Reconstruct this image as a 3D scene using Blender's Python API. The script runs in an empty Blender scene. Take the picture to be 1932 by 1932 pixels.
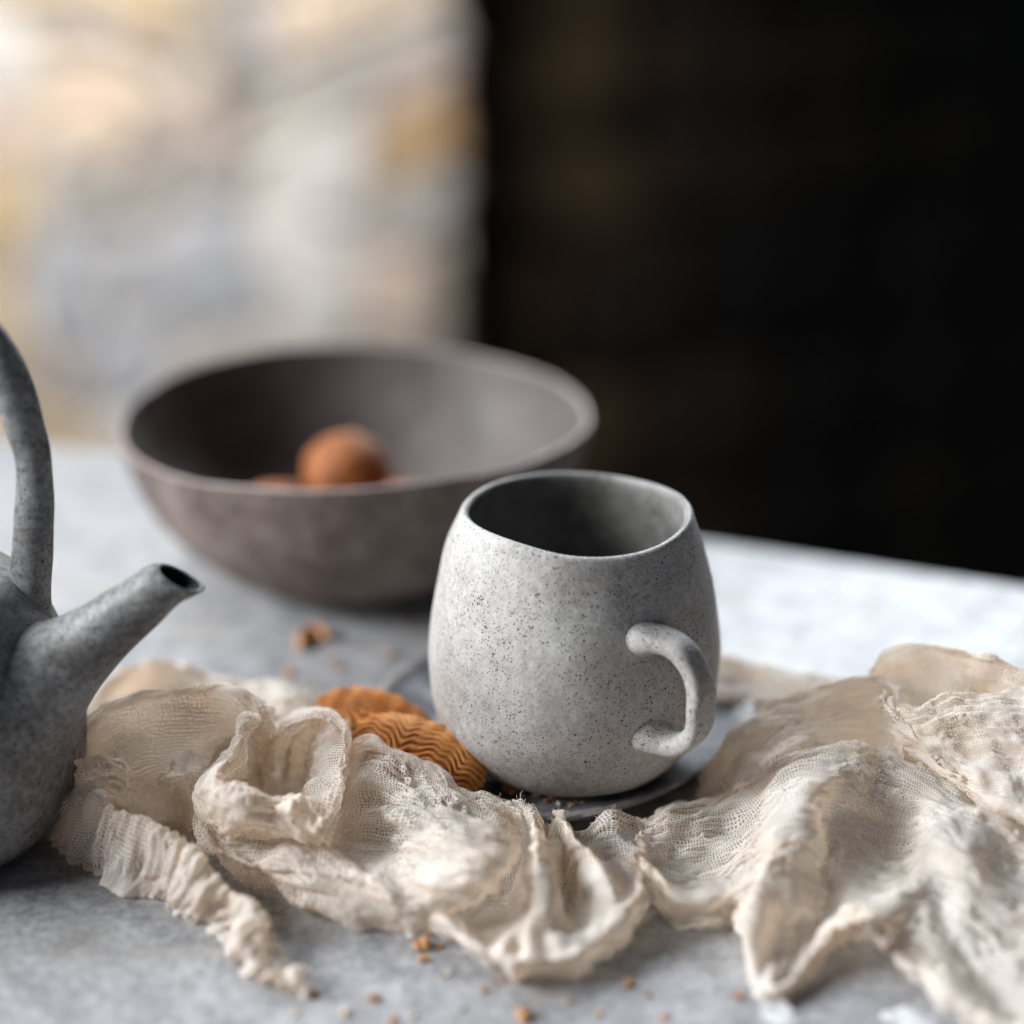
import bpy, bmesh, math, random
import numpy as np
from mathutils import Vector, Matrix, noise, Euler

random.seed(7)
np.random.seed(7)
sc = bpy.context.scene
COL = sc.collection

# ------------------------------------------------------------------ camera
H_CAM = 0.30
PITCH = math.radians(21.6)
FPX = 3605.0            # focal length in pixels of a 1932 px wide frame
CX = 966.0
cam_d = bpy.data.cameras.new('camera')
cam = bpy.data.objects.new('camera', cam_d)
COL.objects.link(cam)
cam.location = (0, 0, H_CAM)
cam.rotation_euler = (math.pi / 2 - PITCH, 0, 0)
cam_d.sensor_fit = 'HORIZONTAL'
cam_d.sensor_width = 36.0
cam_d.lens = FPX / 1932.0 * 36.0
cam_d.clip_start = 0.01
cam_d.clip_end = 50
cam_d.dof.use_dof = True
cam_d.dof.focus_distance = 0.556
cam_d.dof.aperture_fstop = 2.5
sc.camera = cam

# ------------------------------------------------------------------ world + lamps
w = bpy.data.worlds.new('World')
sc.world = w
w.use_nodes = True
w.node_tree.nodes['Background'].inputs[0].default_value = (0.60, 0.72, 1.0, 1)
w.node_tree.nodes['Background'].inputs[1].default_value = 0.055

def area(name, loc, target, sx, sy, power, col, spread=180):
    d = bpy.data.lights.new(name, 'AREA')
    d.shape = 'RECTANGLE'; d.size = sx; d.size_y = sy
    d.energy = power; d.color = col; d.spread = math.radians(spread)
    o = bpy.data.objects.new(name, d)
    COL.objects.link(o)
    o.location = loc
    o.rotation_euler = (Vector(target) - Vector(loc)).to_track_quat('-Z', 'Y').to_euler()
    return o

area('window_light', (-1.16, 0.43, 0.66), (0.0, 0.58, 0.02), 0.85, 0.55, 41, (0.93, 0.965, 1.0))
area('back_light', (0.27, 1.2, 0.33), (0.18, 0.60, 0.0), 0.60, 0.26, 0.98, (0.88, 0.94, 1.0), 62)
area('sky_light', (-0.60, 1.35, 1.10), (-0.10, 0.55, 0.0), 1.1, 0.5, 5.5, (0.84, 0.92, 1.0), 100)
area('wall_light', (-0.80, 1.60, 1.20), (-0.72, 2.50, -0.05), 0.9, 0.3, 12.0, (1.0, 0.935, 0.86), 80)

sc.view_settings.view_transform = 'Standard'
sc.view_settings.look = 'None'
sc.view_settings.gamma = 1.0
sc.view_settings.exposure = 0.0
sc.view_settings.use_curve_mapping = False
sc.cycles.use_denoising = True
sc.cycles.transparent_max_bounces = 14
sc.cycles.max_bounces = 7
sc.cycles.caustics_reflective = False
sc.cycles.caustics_refractive = False

# ------------------------------------------------------------------ helpers
SP, CP = math.sin(PITCH), math.cos(PITCH)

def P(px, py, h_cm=0.0):
    """point at height h above the table whose photograph position is px,py (1932 frame)"""
    z = h_cm * 0.01
    a = (px - CX) / FPX
    b = (py - CX) / FPX
    dx, dy, dz = a, CP - b * SP, -SP - b * CP
    t = (z - H_CAM) / dz
    return Vector((dx * t, dy * t, z))

def PD(px, py, D):
    """point on the vertical plane y = D"""
    a = (px - CX) / FPX
    b = (py - CX) / FPX
    dx, dy, dz = a, CP - b * SP, -SP - b * CP
    t = D / dy
    return Vector((dx * t, D, H_CAM + dz * t))

def link(name, me, mat=None, parent=None, smooth=True):
    o = bpy.data.objects.new(name, me)
    COL.objects.link(o)
    if mat is not None and len(me.materials) == 0:
        me.materials.append(mat)
    if parent is not None:
        o.parent = parent
    if smooth:
        me.polygons.foreach_set('use_smooth', [True] * len(me.polygons))
    return o

def tag(o, label=None, cat=None, group=None, kind=None):
    if label: o['label'] = label
    if cat: o['category'] = cat
    if group: o['group'] = group
    if kind: o['kind'] = kind
    return o

def empty(name, loc):
    o = bpy.data.objects.new(name, None)
    COL.objects.link(o)
    o.location = loc
    o.empty_display_size = 0.01
    return o

def mesh(name, verts, faces):
    me = bpy.data.meshes.new(name)
    me.from_pydata([tuple(v) for v in verts], [], faces)
    me.update()
    return me

def nz(x, y, z, s, seed=0.0):
    return noise.noise(Vector((x * s + seed, y * s - seed * 1.7, z * s + seed * 0.6)))

def lathe(name, prof, seg, wob=None, closed_ends=True):
    """prof = [(r, z)], first and last with r≈0 are closed by a fan"""
    vs, fs = [], []
    rows = []
    for i, (r, z) in enumerate(prof):
        if r < 1e-6:
            p = Vector((0, 0, z))
            if wob: p = wob(p, i)
            rows.append([len(vs)]); vs.append(p)
        else:
            row = []
            for k in range(seg):
                a = 2 * math.pi * k / seg
                p = Vector((r * math.cos(a), r * math.sin(a), z))
                if wob: p = wob(p, i)
                row.append(len(vs)); vs.append(p)
            rows.append(row)
    for a, b in zip(rows[:-1], rows[1:]):
        for k in range(seg):
            k2 = (k + 1) % seg
            if len(a) == 1 and len(b) == 1: continue
            if len(a) == 1: fs.append((a[0], b[k2], b[k]))
            elif len(b) == 1: fs.append((a[k], a[k2], b[0]))
            else: fs.append((a[k], a[k2], b[k2], b[k]))
    return mesh(name, vs, fs)

def spline(pts, n, ts=None):
    """Catmull-Rom through pts, n samples (numpy k-dim)"""
    pts = np.asarray(pts, float)
    m = len(pts)
    if ts is None:
        d = np.linalg.norm(np.diff(pts, axis=0), axis=1) ** 0.7 + 1e-9
        ts = np.concatenate([[0], np.cumsum(d)])
    ts = np.asarray(ts, float); ts = ts / ts[-1]
    tan = np.zeros_like(pts)
    for i in range(m):
        if i == 0: tan[i] = (pts[1] - pts[0]) / (ts[1] - ts[0])
        elif i == m - 1: tan[i] = (pts[-1] - pts[-2]) / (ts[-1] - ts[-2])
        else:
            a = (pts[i] - pts[i - 1]) / (ts[i] - ts[i - 1]); b = (pts[i + 1] - pts[i]) / (ts[i + 1] - ts[i])
            wa = ts[i + 1] - ts[i]; wb = ts[i] - ts[i - 1]
            tan[i] = (a * wa + b * wb) / (wa + wb)
    u = np.linspace(0, 1, n)
    k = np.clip(np.searchsorted(ts, u, side='right') - 1, 0, m - 2)
    h = (ts[k + 1] - ts[k])[:, None]; x = ((u - ts[k]) / (ts[k + 1] - ts[k]))[:, None]
    h00 = 2*x**3 - 3*x**2 + 1; h10 = x**3 - 2*x**2 + x; h01 = -2*x**3 + 3*x**2; h11 = x**3 - x**2
    return h00 * pts[k] + h10 * h * tan[k] + h01 * pts[k + 1] + h11 * h * tan[k + 1]

def sweep(name, path, radii, seg=20, up=(0, 0, 1), cap=True, sq=1.0):
    """tube along path with (ra, rb) radii, ra across 'side', rb along 'normal'"""
    n = len(path)
    vs, fs = [], []
    up = Vector(up)
    for i in range(n):
        p = Vector(path[i])
        t = (Vector(path[min(i + 1, n - 1)]) - Vector(path[max(i - 1, 0)])).normalized()
        side = up.cross(t).normalized()
        nrm = t.cross(side).normalized()
        ra, rb = radii[i]
        for k in range(seg):
            a = 2 * math.pi * k / seg
            c, s = math.cos(a), math.sin(a)
            c = math.copysign(abs(c) ** sq, c); s = math.copysign(abs(s) ** sq, s)
            vs.append(p + side * (ra * c) + nrm * (rb * s))
    for i in range(n - 1):
        for k in range(seg):
            k2 = (k + 1) % seg
            fs.append((i*seg + k, i*seg + k2, (i+1)*seg + k2, (i+1)*seg + k))
    if cap:
        fs.append(tuple(range(seg))[::-1]); fs.append(tuple((n-1)*seg + k for k in range(seg)))
    return vs, fs

# ------------------------------------------------------------------ materials
class NT:
    def __init__(self, name):
        self.m = bpy.data.materials.new(name); self.m.use_nodes = True
        self.t = self.m.node_tree; self.n = self.t.nodes; self.l = self.t.links
        self.bsdf = self.n['Principled BSDF']; self.out = self.n['Material Output']
        self.co = self.n.new('ShaderNodeTexCoord')
    def add(self, kind, **kw):
        x = self.n.new(kind)
        for k, v in kw.items(): setattr(x, k, v)
        return x
    def set(self, sock, v):
        if isinstance(v, bpy.types.NodeSocket): self.l.new(v, sock)
        else: sock.default_value = v
    def noise(self, scale, detail=4, rough=0.55, vec=None, dist=0.0):
        x = self.add('ShaderNodeTexNoise')
        x.inputs['Scale'].default_value = scale; x.inputs['Detail'].default_value = detail
        x.inputs['Roughness'].default_value = rough; x.inputs['Distortion'].default_value = dist
        self.l.new(vec if vec else self.co.outputs['Object'], x.inputs['Vector'])
        return x.outputs['Fac']
    def voro(self, scale, vec=None, feature='F1', out='Distance', rnd=1.0):
        x = self.add('ShaderNodeTexVoronoi', feature=feature)
        x.inputs['Scale'].default_value = scale; x.inputs['Randomness'].default_value = rnd
        self.l.new(vec if vec else self.co.outputs['Object'], x.inputs['Vector'])
        return x.outputs[out]
    def ramp(self, fac, stops):
        x = self.add('ShaderNodeValToRGB')
        e = x.color_ramp.elements
        while len(e) > 1: e.remove(e[-1])
        e[0].position, e[0].color = stops[0][0], self.c4(stops[0][1])
        for p, c in stops[1:]:
            k = e.new(p); k.color = self.c4(c)
        self.l.new(fac, x.inputs['Fac'])
        return x.outputs['Color']
    def c4(self, c):
        if isinstance(c, (int, float)): return (c, c, c, 1)
        return tuple(c) + ((1,) if len(c) == 3 else ())
    def math(self, op, a, b=0.0, clamp=False):
        x = self.add('ShaderNodeMath', operation=op, use_clamp=clamp)
        self.set(x.inputs[0], a); self.set(x.inputs[1], b)
        return x.outputs[0]
    def mix(self, fac, a, b, mode='MIX'):
        x = self.add('ShaderNodeMix', data_type='RGBA', blend_type=mode)
        self.set(x.inputs[0], fac)
        self.set(x.inputs[6], a if isinstance(a, bpy.types.NodeSocket) else self.c4(a))
        self.set(x.inputs[7], b if isinstance(b, bpy.types.NodeSocket) else self.c4(b))
        return x.outputs[2]
    def bump(self, h, strength, dist, prev=None):
        x = self.add('ShaderNodeBump')
        x.inputs['Strength'].default_value = strength; x.inputs['Distance'].default_value = dist
        self.l.new(h, x.inputs['Height'])
        if prev: self.l.new(prev, x.inputs['Normal'])
        return x.outputs['Normal']
    def fin(self, col, rough, nrm=None, spec=0.5):
        self.set(self.bsdf.inputs['Base Color'], col if isinstance(col, bpy.types.NodeSocket) else self.c4(col))
        self.set(self.bsdf.inputs['Roughness'], rough)
        self.bsdf.inputs['Specular IOR Level'].default_value = spec
        if nrm: self.l.new(nrm, self.bsdf.inputs['Normal'])
        return self.m

def clay(name, dark, light, speck=0.0, speck_col=(0.03, 0.028, 0.025), blotch=None, rough=0.6, sp_scale=960, bump=0.5, spec=0.35, fine_w=0.35):
    k = NT(name)
    big = k.noise(34, 5, 0.6)
    fine = k.noise(420, 4, 0.7)
    m = k.math('ADD', k.math('MULTIPLY', big, 1 - fine_w), k.math('MULTIPLY', fine, fine_w))
    col = k.ramp(m, [(0.39, dark), (0.60, light)])
    if blotch:
        b = k.ramp(k.noise(75, 4, 0.6, dist=0.6), [(0.50, 0.0), (0.66, 1.0)])
        col = k.mix(k.math('MULTIPLY', b, blotch[1]), col, blotch[0])
    if speck > 0:
        # irregular dark specks, bigger and smaller, gathered in drifts
        jit = k.noise(900, 2, 0.5)
        drift = k.ramp(k.noise(60, 3, 0.6), [(0.32, 0.30), (0.56, 1.0)])
        total = None
        for s, size, keep in ((sp_scale, 0.42, 0.52), (sp_scale * 1.7, 0.52, 0.66), (sp_scale * 0.62, 0.28, 0.24)):
            d = k.voro(s); c = k.voro(s, out='Color')
            sep = k.add('ShaderNodeSeparateColor'); k.l.new(c, sep.inputs[0])
            pick = k.math('LESS_THAN', sep.outputs[0], keep)
            rad = k.math('MULTIPLY', k.math('MULTIPLY', sep.outputs[1], size), k.math('ADD', jit, 0.45))
            e = k.math('SUBTRACT', rad, d)
            e = k.math('MULTIPLY', e, 9.0, clamp=True)
            e = k.math('MULTIPLY', e, pick)
            total = e if total is None else k.math('MAXIMUM', total, e)
        total = k.math('MULTIPLY', k.math('MULTIPLY', total, drift), speck, clamp=True)
        col = k.mix(total, col, speck_col)
    n1 = k.bump(k.noise(160, 4, 0.6), bump, 0.0006)
    n2 = k.bump(k.noise(1500, 3, 0.6), bump * 0.5, 0.00015, n1)
    return k.fin(col, rough, n2, spec)

M = {}
M['mug'] = clay('speckled stoneware', (0.335, 0.312, 0.286), (0.54, 0.518, 0.495), speck=0.95, rough=0.6, fine_w=0.46, bump=0.8)
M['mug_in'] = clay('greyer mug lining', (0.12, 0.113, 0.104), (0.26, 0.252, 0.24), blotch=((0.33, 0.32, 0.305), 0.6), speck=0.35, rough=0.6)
M['saucer'] = clay('charcoal ceramic', (0.075, 0.076, 0.082), (0.165, 0.168, 0.18), blotch=((0.34, 0.345, 0.365), 0.8), rough=0.60, spec=0.3)
M['saucer_lip'] = clay('nicked saucer lip with painted edge light', (0.10, 0.10, 0.11), (0.34, 0.32, 0.30), blotch=((0.45, 0.42, 0.39), 0.7), rough=0.5)  # pale tone puts the light along the lip into its colour, plus nicks
M['bowl'] = clay('taupe clay', (0.095, 0.068, 0.056), (0.21, 0.165, 0.145), blotch=((0.25, 0.205, 0.185), 0.6), speck=0.6, sp_scale=420, rough=0.75, bump=1.0)
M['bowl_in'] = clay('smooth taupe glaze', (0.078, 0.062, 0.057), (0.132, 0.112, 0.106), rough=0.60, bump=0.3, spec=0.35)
M['bowl_rim'] = clay('pale worn rim', (0.26, 0.20, 0.18), (0.36, 0.30, 0.28), rough=0.5)
M['teapot'] = clay('dark grey stoneware', (0.088, 0.085, 0.082), (0.315, 0.31, 0.305), speck=1.0, sp_scale=700, blotch=((0.10, 0.085, 0.072), 0.5), rough=0.5, fine_w=0.5)
M['hole'] = clay('dark spout inside', (0.010, 0.010, 0.010), (0.02, 0.02, 0.02), rough=0.8)

k = NT('dark tea')
M['tea'] = k.fin((0.012, 0.007, 0.005), 0.06, None, 0.5)

def biscuit(name, a, b, c):
    k = NT(name)
    m = k.noise(140, 5, 0.65)
    col = k.ramp(m, [(0.30, a), (0.55, b), (0.78, c)])
    pore = k.ramp(k.voro(1300), [(0.10, 0.55), (0.32, 1.0)])
    col = k.mix(1.0, col, pore, 'MULTIPLY')
    n = k.bump(k.noise(900, 4, 0.7), 0.6, 0.0004)
    return k.fin(col, 0.62, n, 0.3)
M['biscuit'] = biscuit('baked biscuit', (0.36, 0.132, 0.032), (0.55, 0.222, 0.056), (0.68, 0.325, 0.11))
M['biscuit_ball'] = biscuit('browned biscuit', (0.15, 0.045, 0.012), (0.30, 0.092, 0.022), (0.44, 0.16, 0.045))
M['crumb'] = biscuit('crumb', (0.38, 0.17, 0.07), (0.52, 0.26, 0.11), (0.66, 0.42, 0.22))
M['pale_crumb'] = biscuit('pale crumb', (0.55, 0.42, 0.30), (0.66, 0.54, 0.40), (0.75, 0.66, 0.54))
k = NT('white flake'); M['flake'] = k.fin(k.ramp(k.noise(300, 3), [(0.3, 0.50), (0.7, 0.70)]), 0.7)

# concrete table top
k = NT('pale concrete')
v = k.co.outputs['Object']
m = k.math('ADD', k.math('ADD', k.math('MULTIPLY', k.noise(13, 4, 0.55), 0.18), k.math('MULTIPLY', k.noise(90, 5, 0.65), 0.40)), k.math('MULTIPLY', k.noise(380, 4, 0.7), 0.42))
col = k.ramp(m, [(0.40, (0.175, 0.176, 0.184)), (0.50, (0.315, 0.313, 0.318)), (0.60, (0.46, 0.46, 0.468))])
ochre = k.ramp(k.noise(26, 4, 0.6), [(0.52, 0.0), (0.70, 1.0)])
col = k.mix(k.math('MULTIPLY', ochre, 0.55), col, (0.30, 0.265, 0.225))
pit = k.ramp(k.noise(340, 3, 0.75), [(0.24, 0.0), (0.36, 1.0)])
col = k.mix(k.math('MULTIPLY', k.math('SUBTRACT', 1.0, pit), 0.55), col, (0.14, 0.135, 0.13))
rough = k.ramp(k.noise(55, 5, 0.7), [(0.35, 0.40), (0.65, 0.58)])
nb = k.bump(k.noise(110, 6, 0.7), 0.35, 0.0012)
nb = k.bump(pit, 0.4, 0.0006, nb)
M['table'] = k.fin(col, rough, nb, 0.5)

def stone_mat(name, c, var=0.35, rough=0.85):
    k = NT(name)
    d = tuple(x * (1 - var) for x in c); l = tuple(min(1, x * (1 + var * 0.6)) for x in c)
    col = k.ramp(k.noise(22, 6, 0.65), [(0.32, d), (0.66, l)])
    n = k.bump(k.noise(40, 6, 0.7), 0.7, 0.01)
    return k.fin(col, rough, n, 0.2)

# ------------------------------------------------------------------ table
def slab():
    # far edge of the top runs through these two photograph points
    a, b = P(100, 838, 0), P(1932, 1104, 0)
    d = (b - a).normalized()
    e0 = a - d * 1.1; e1 = b + d * 1.0
    n = Vector((d.y, -d.x, 0))      # towards the camera
    c0 = e0 + n * 1.25; c1 = e1 + n * 1.25
    bm = bmesh.new()
    vs = [bm.verts.new((p.x, p.y, 0)) for p in (e0, c0, c1, e1)]
    f = bm.faces.new(vs)
    if f.normal.z < 0: f.normal_flip()
    f.normal_update()
    r = bmesh.ops.extrude_face_region(bm, geom=[f])
    bmesh.ops.translate(bm, vec=(0, 0, -0.04), verts=[x for x in r['geom'] if isinstance(x, bmesh.types.BMVert)])
    bmesh.ops.recalc_face_normals(bm, faces=bm.faces)
    bmesh.ops.bevel(bm, geom=bm.edges[:], offset=0.003, segments=3, affect='EDGES', profile=0.5)
    me = bpy.data.meshes.new('table'); bm.to_mesh(me); bm.free()
    return me
table = link('table_top', slab(), M['table'], smooth=False)
tag(table, kind='structure')

# ------------------------------------------------------------------ background walls
def stone_mesh(name, w_, h_, d_, seed, nx=7, nyy=5):
    """rounded rubble block, front face bulging"""
    bm = bmesh.new()
    bmesh.ops.create_cube(bm, size=1.0)
    bmesh.ops.subdivide_edges(bm, edges=bm.edges[:], cuts=3, use_grid_fill=True)
    for v_ in bm.verts:
        p = v_.co * 2
        q = Vector([math.copysign(abs(x) ** 1.0, x) for x in p])
        # pull the corners in
        ln = (abs(q.x) ** 5 + abs(q.y) ** 5 + abs(q.z) ** 5) ** 0.2
        q = q / max(ln, 1e-6)
        n_ = nz(q.x, q.y, q.z, 0.9, seed * 3.1) * 0.16
        q = q * (1 + n_)
        q.x += 0.18 * nz(q.z, 0, 0, 0.8, seed); q.z += 0.22 * nz(q.x, 0, 0, 0.7, seed + 9)
        v_.co = Vector((q.x * w_ / 2, q.y * d_ / 2, q.z * h_ / 2))
    me = bpy.data.meshes.new(name); bm.to_mesh(me); bm.free()
    return me

WALL_D = 2.50
mortar = stone_mat('lime mortar', (0.66, 0.615, 0.56), 0.2)
edge_x = PD(866, 500, WALL_D).x
def slab_box(name, x0, x1, y0, y1, z0, z1, mat):
    bm = bmesh.new()
    bmesh.ops.create_cube(bm, size=1.0)
    for v_ in bm.verts:
        v_.co = Vector(((x0 + x1) / 2 + v_.co.x * (x1 - x0), (y0 + y1) / 2 + v_.co.y * (y1 - y0), (z0 + z1) / 2 + v_.co.z * (z1 - z0)))
    bmesh.ops.subdivide_edges(bm, edges=bm.edges[:], cuts=2, use_grid_fill=True)
    me = bpy.data.meshes.new(name); bm.to_mesh(me); bm.free()
    return link(name, me, mat, smooth=False)
wall = slab_box('stone_wall', -2.6, edge_x - 0.006, WALL_D, WALL_D + 0.16, -1.3, 1.0, mortar)
tag(wall, 'pale rubble stone wall with ochre and grey blocks, out of focus at left', 'wall')

C_OCH = (0.56, 0.445, 0.29); C_TAN = (0.48, 0.325, 0.18); C_CRM = (0.74, 0.615, 0.49); C_PNK = (0.66, 0.53, 0.455)
C_GRY = (0.45, 0.45, 0.45); C_BLU = (0.45, 0.48, 0.55); C_WHT = (0.72, 0.73, 0.75); C_MAU = (0.43, 0.39, 0.385); C_TAU = (0.36, 0.315, 0.27)
smats = {}
def smat(c):
    key = tuple(round(x, 3) for x in c)
    if key not in smats: smats[key] = stone_mat('stone', c)
    return smats[key]
# (left, top, right, bottom) in photograph pixels on the wall plane
C_BLU = (0.44, 0.455, 0.49); C_WHT = (0.70, 0.68, 0.65); C_GRY = (0.46, 0.435, 0.41); C_MAU = (0.42, 0.37, 0.345)
stones = [(-60, -70, 150, 45, C_OCH), (160, -60, 350, 55, C_OCH), (355, -60, 470, 95, C_TAU), (395, -55, 475, 90, None), (478, -70, 540, 70, C_BLU),
          (548, -70, 700, 50, C_CRM), (706, -75, 900, 58, C_CRM),
          (-70, 55, 78, 205, C_WHT), (86, 62, 300, 112, C_MAU), (306, 104, 420, 150, C_MAU), (428, 105, 640, 160, C_GRY), (560, 66, 898, 142, C_GRY),
          (86, 120, 300, 232, C_CRM), (304, 155, 500, 225, C_PNK), (508, 168, 690, 250, C_WHT), (700, 150, 900, 205, C_PNK),
          (-70, 212, 80, 300, C_PNK), (90, 240, 250, 330, C_CRM), (256, 235, 400, 330, C_MAU), (406, 232, 540, 320, C_MAU),
          (548, 258, 690, 420, C_WHT), (698, 215, 905, 372, C_TAN),
          (-70, 308, 90, 500, C_OCH), (96, 338, 250, 420, C_GRY), (256, 338, 400, 430, C_GRY), (404, 328, 540, 430, C_GRY),
          (96, 430, 210, 620, C_BLU), (216, 440, 370, 560, C_BLU), (376, 440, 500, 640, C_BLU), (506, 430, 680, 640, C_WHT),
          (688, 380, 900, 470, C_GRY), (690, 478, 790, 600, C_PNK), (798, 478, 902, 660, C_TAU), (690, 608, 790, 720, C_TAU),
          (-70, 508, 88, 660, C_OCH), (96, 628, 230, 700, C_MAU), (216, 568, 370, 690, C_BLU), (238, 698, 470, 800, C_WHT),
          (-70, 668, 90, 780, C_CRM), (96, 708, 230, 840, C_OCH), (-70, 788, 90, 900, C_OCH), (376, 648, 680, 760, C_GRY),
          (238, 808, 470, 900, C_CRM), (478, 768, 680, 900, C_CRM), (690, 728, 900, 900, C_PNK), (96, 848, 230, 930, C_CRM)]
def put_stone(x0, z0, x1, z1, c, i, y=WALL_D, par=wall, proud=0.010):
    me = stone_mesh('stone', (x1 - x0) * 1.03, (z1 - z0) * 1.03, 0.024, i * 1.37)
    cx_, cz_ = (x0 + x1) / 2, (z0 + z1) / 2
    for v_ in me.vertices:      # the courses are not level and the joints wander
        gx, gz = v_.co.x + cx_, v_.co.z + cz_
        fe = min(1.0, max(0.06, (edge_x - gx) / 0.25))
        v_.co.x += fe * (0.10 * nz(gx, 0.0, gz, 3.2, 2.2) + 0.04 * nz(gx, 1.0, gz, 9, 5.2))
        v_.co.z += 0.10 * nz(gx, 0.0, gz, 3.2, 8.7) + 0.04 * nz(gx, 1.0, gz, 9, 9.9)
    o = link('stone', me, smat(c), par)
    o.location = ((x0 + x1) / 2, y - 0.002 + 0.003 * math.sin(i * 2.1), (z0 + z1) / 2)
    o.rotation_euler = (0, 0.10 * math.sin(i * 5.3), 0)
    return o
for i, s in enumerate(stones):
    if s[4] is None: continue
    if s[2] > 850: s = s[:2] + (862 + 9 * math.sin(i * 2.7),) + s[3:]
    a = PD(s[0], s[1], WALL_D); b = PD(s[2], s[3], WALL_D)
    put_stone(min(a.x, b.x), min(a.z, b.z), max(a.x, b.x), max(a.z, b.z), s[4], i)
# the wall goes on beyond the frame in the same rubble
rng = random.Random(3)
top_z = PD(0, -70, WALL_D).z
pal = [C_OCH, C_CRM, C_PNK, C_GRY, C_BLU, C_WHT, C_MAU, C_TAN]
z = top_z + 0.004
while z < 0.85:
    hh = rng.uniform(0.10, 0.17); x = edge_x - 0.01
    while x > -1.4:
        ww = rng.uniform(0.12, 0.24)
        put_stone(x - ww, z, x, z + hh, rng.choice(pal), rng.uniform(50, 90)); x -= ww + 0.006
    z += hh + 0.006
lx = PD(-70, 400, WALL_D).x - 0.006
z = -0.80
while z < top_z - 0.03:
    hh = rng.uniform(0.10, 0.16); x = lx
    while x > -1.4:
        ww = rng.uniform(0.12, 0.24)
        put_stone(x - ww, z, x, z + hh, rng.choice(pal), rng.uniform(50, 90)); x -= ww + 0.006
    z += hh + 0.006

# dark recess beside the wall: a back wall of brown blocks, its deep shade put into the colours
dk = stone_mat('shade-darkened mortar', (0.006, 0.005, 0.004), 0.3)  # near-black mortar tone stands in for the recess's deep shade
dx0, dy0, dx1, dy1 = edge_x - 0.05, WALL_D + 0.17, 1.75, WALL_D + 1.1
ang = math.atan2(dy1 - dy0, dx1 - dx0); Ld = math.hypot(dx1 - dx0, dy1 - dy0)
bm = bmesh.new(); bmesh.ops.create_cube(bm, size=1.0)
for v_ in bm.verts:
    v_.co = Vector((Ld / 2 + v_.co.x * Ld, 0.05 + v_.co.y * 0.1, -0.55 + v_.co.z * 2.4))
me = bpy.data.meshes.new('dark_wall'); bm.to_mesh(me); bm.free()
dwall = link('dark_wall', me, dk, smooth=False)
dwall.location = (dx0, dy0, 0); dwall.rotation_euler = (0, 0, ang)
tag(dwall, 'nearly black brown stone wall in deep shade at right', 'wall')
dm = [stone_mat('shade-darkened stone', c) for c in ((0.018, 0.012, 0.007), (0.008, 0.0065, 0.0045), (0.0035, 0.0035, 0.0035), (0.005, 0.0045, 0.004), (0.075, 0.05, 0.027), (0.20, 0.15, 0.12))]  # stone colours carry the deep shade, fading from brown beside the pale wall
z = -1.6
ci = 0
while z < 0.40:
    hh = rng.uniform(0.14, 0.24); x = 0.0
    while x < Ld - 0.1:
        ww = rng.uniform(0.2, 0.36); ci += 1
        me = stone_mesh('stone', ww * 0.97, hh * 0.96, 0.06, ci * 0.77)
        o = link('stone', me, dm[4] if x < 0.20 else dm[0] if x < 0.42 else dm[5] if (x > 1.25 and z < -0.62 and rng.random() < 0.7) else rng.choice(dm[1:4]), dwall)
        o.location = (x + ww / 2, 0.004, z + hh / 2); o.rotation_euler = (0, rng.uniform(-.14, .14), 0)
        x += ww
    z += hh

# ------------------------------------------------------------------ mug
MUG = P(1080, 1426, 0.55)           # centre of the mug's foot on the saucer
MUG.z = 0.0066
S = 1 / 100.0
def mug_wob(seed, amp):
    def f(p, i):
        n_ = nz(p.x, p.y, p.z, 26, seed) * amp + nz(p.x, p.y, p.z, 60, seed + 5) * amp * 0.45
        r = math.hypot(p.x, p.y)
        if r > 1e-6:
            kx = 1 + n_ / max(r, 0.012)
            p = Vector((p.x * kx, p.y * kx, p.z))
        a = math.atan2(p.y, p.x)
        t = max(0, (p.z - 0.055) / 0.03)
        p.z += t * (0.0011 * math.sin(2 * a + 0.6) + 0.0007 * math.sin(3 * a + 2.0))
        return p
    return f
outer = [(0, 0.0006), (2.3, 0.0), (2.75, 0.04), (3.22, 0.28), (3.70, 0.75), (4.09, 1.35), (4.34, 2.05), (4.43, 2.85), (4.45, 3.6), (4.41, 4.4), (4.32, 5.1),
         (4.19, 5.8), (4.03, 6.5), (3.83, 7.2), (3.58, 7.9), (3.50, 8.15)]
o_s = spline(outer, 46)
wall_t = 0.0028
rim = [(0.0350 - 0.0007, 0.0823), (0.0350 - 0.0015, 0.0825), (0.0350 - 0.0023, 0.0822)]
inner = [(max(0, r * S - wall_t), z * S) for r, z in outer[::-1] if z > 0.6 or r < 0.1]
inner = [(r, max(z, 0.008)) for r, z in inner]
inner[-1] = (0, 0.007); inner.insert(-1, (0.026, 0.0075))
i_s = spline(inner, 40)
prof = [(max(0, r) * S, z * S) for r, z in o_s]
prof[0] = (0, 0.0002)
prof = prof + rim + [(max(r, 0), z) for r, z in i_s]
prof[-1] = (0, 0.007)
mug = empty('stoneware_mug', MUG)
tag(mug, 'pale grey speckled stoneware mug with looped handle on the dark saucer', 'mug')
mbm = lathe('mug_body', prof, 144, mug_wob(1.3, 0.0016))
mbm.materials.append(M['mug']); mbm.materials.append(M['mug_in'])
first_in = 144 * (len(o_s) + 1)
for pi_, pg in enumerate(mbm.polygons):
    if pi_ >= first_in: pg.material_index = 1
link('body', mbm, None, mug)
# tea
tea_r = 0.0405
link('tea', lathe('tea', [(0.0, 0.0480), (0.02, 0.0480), (0.0408, 0.0480)], 64), M['tea'], mug)
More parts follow.
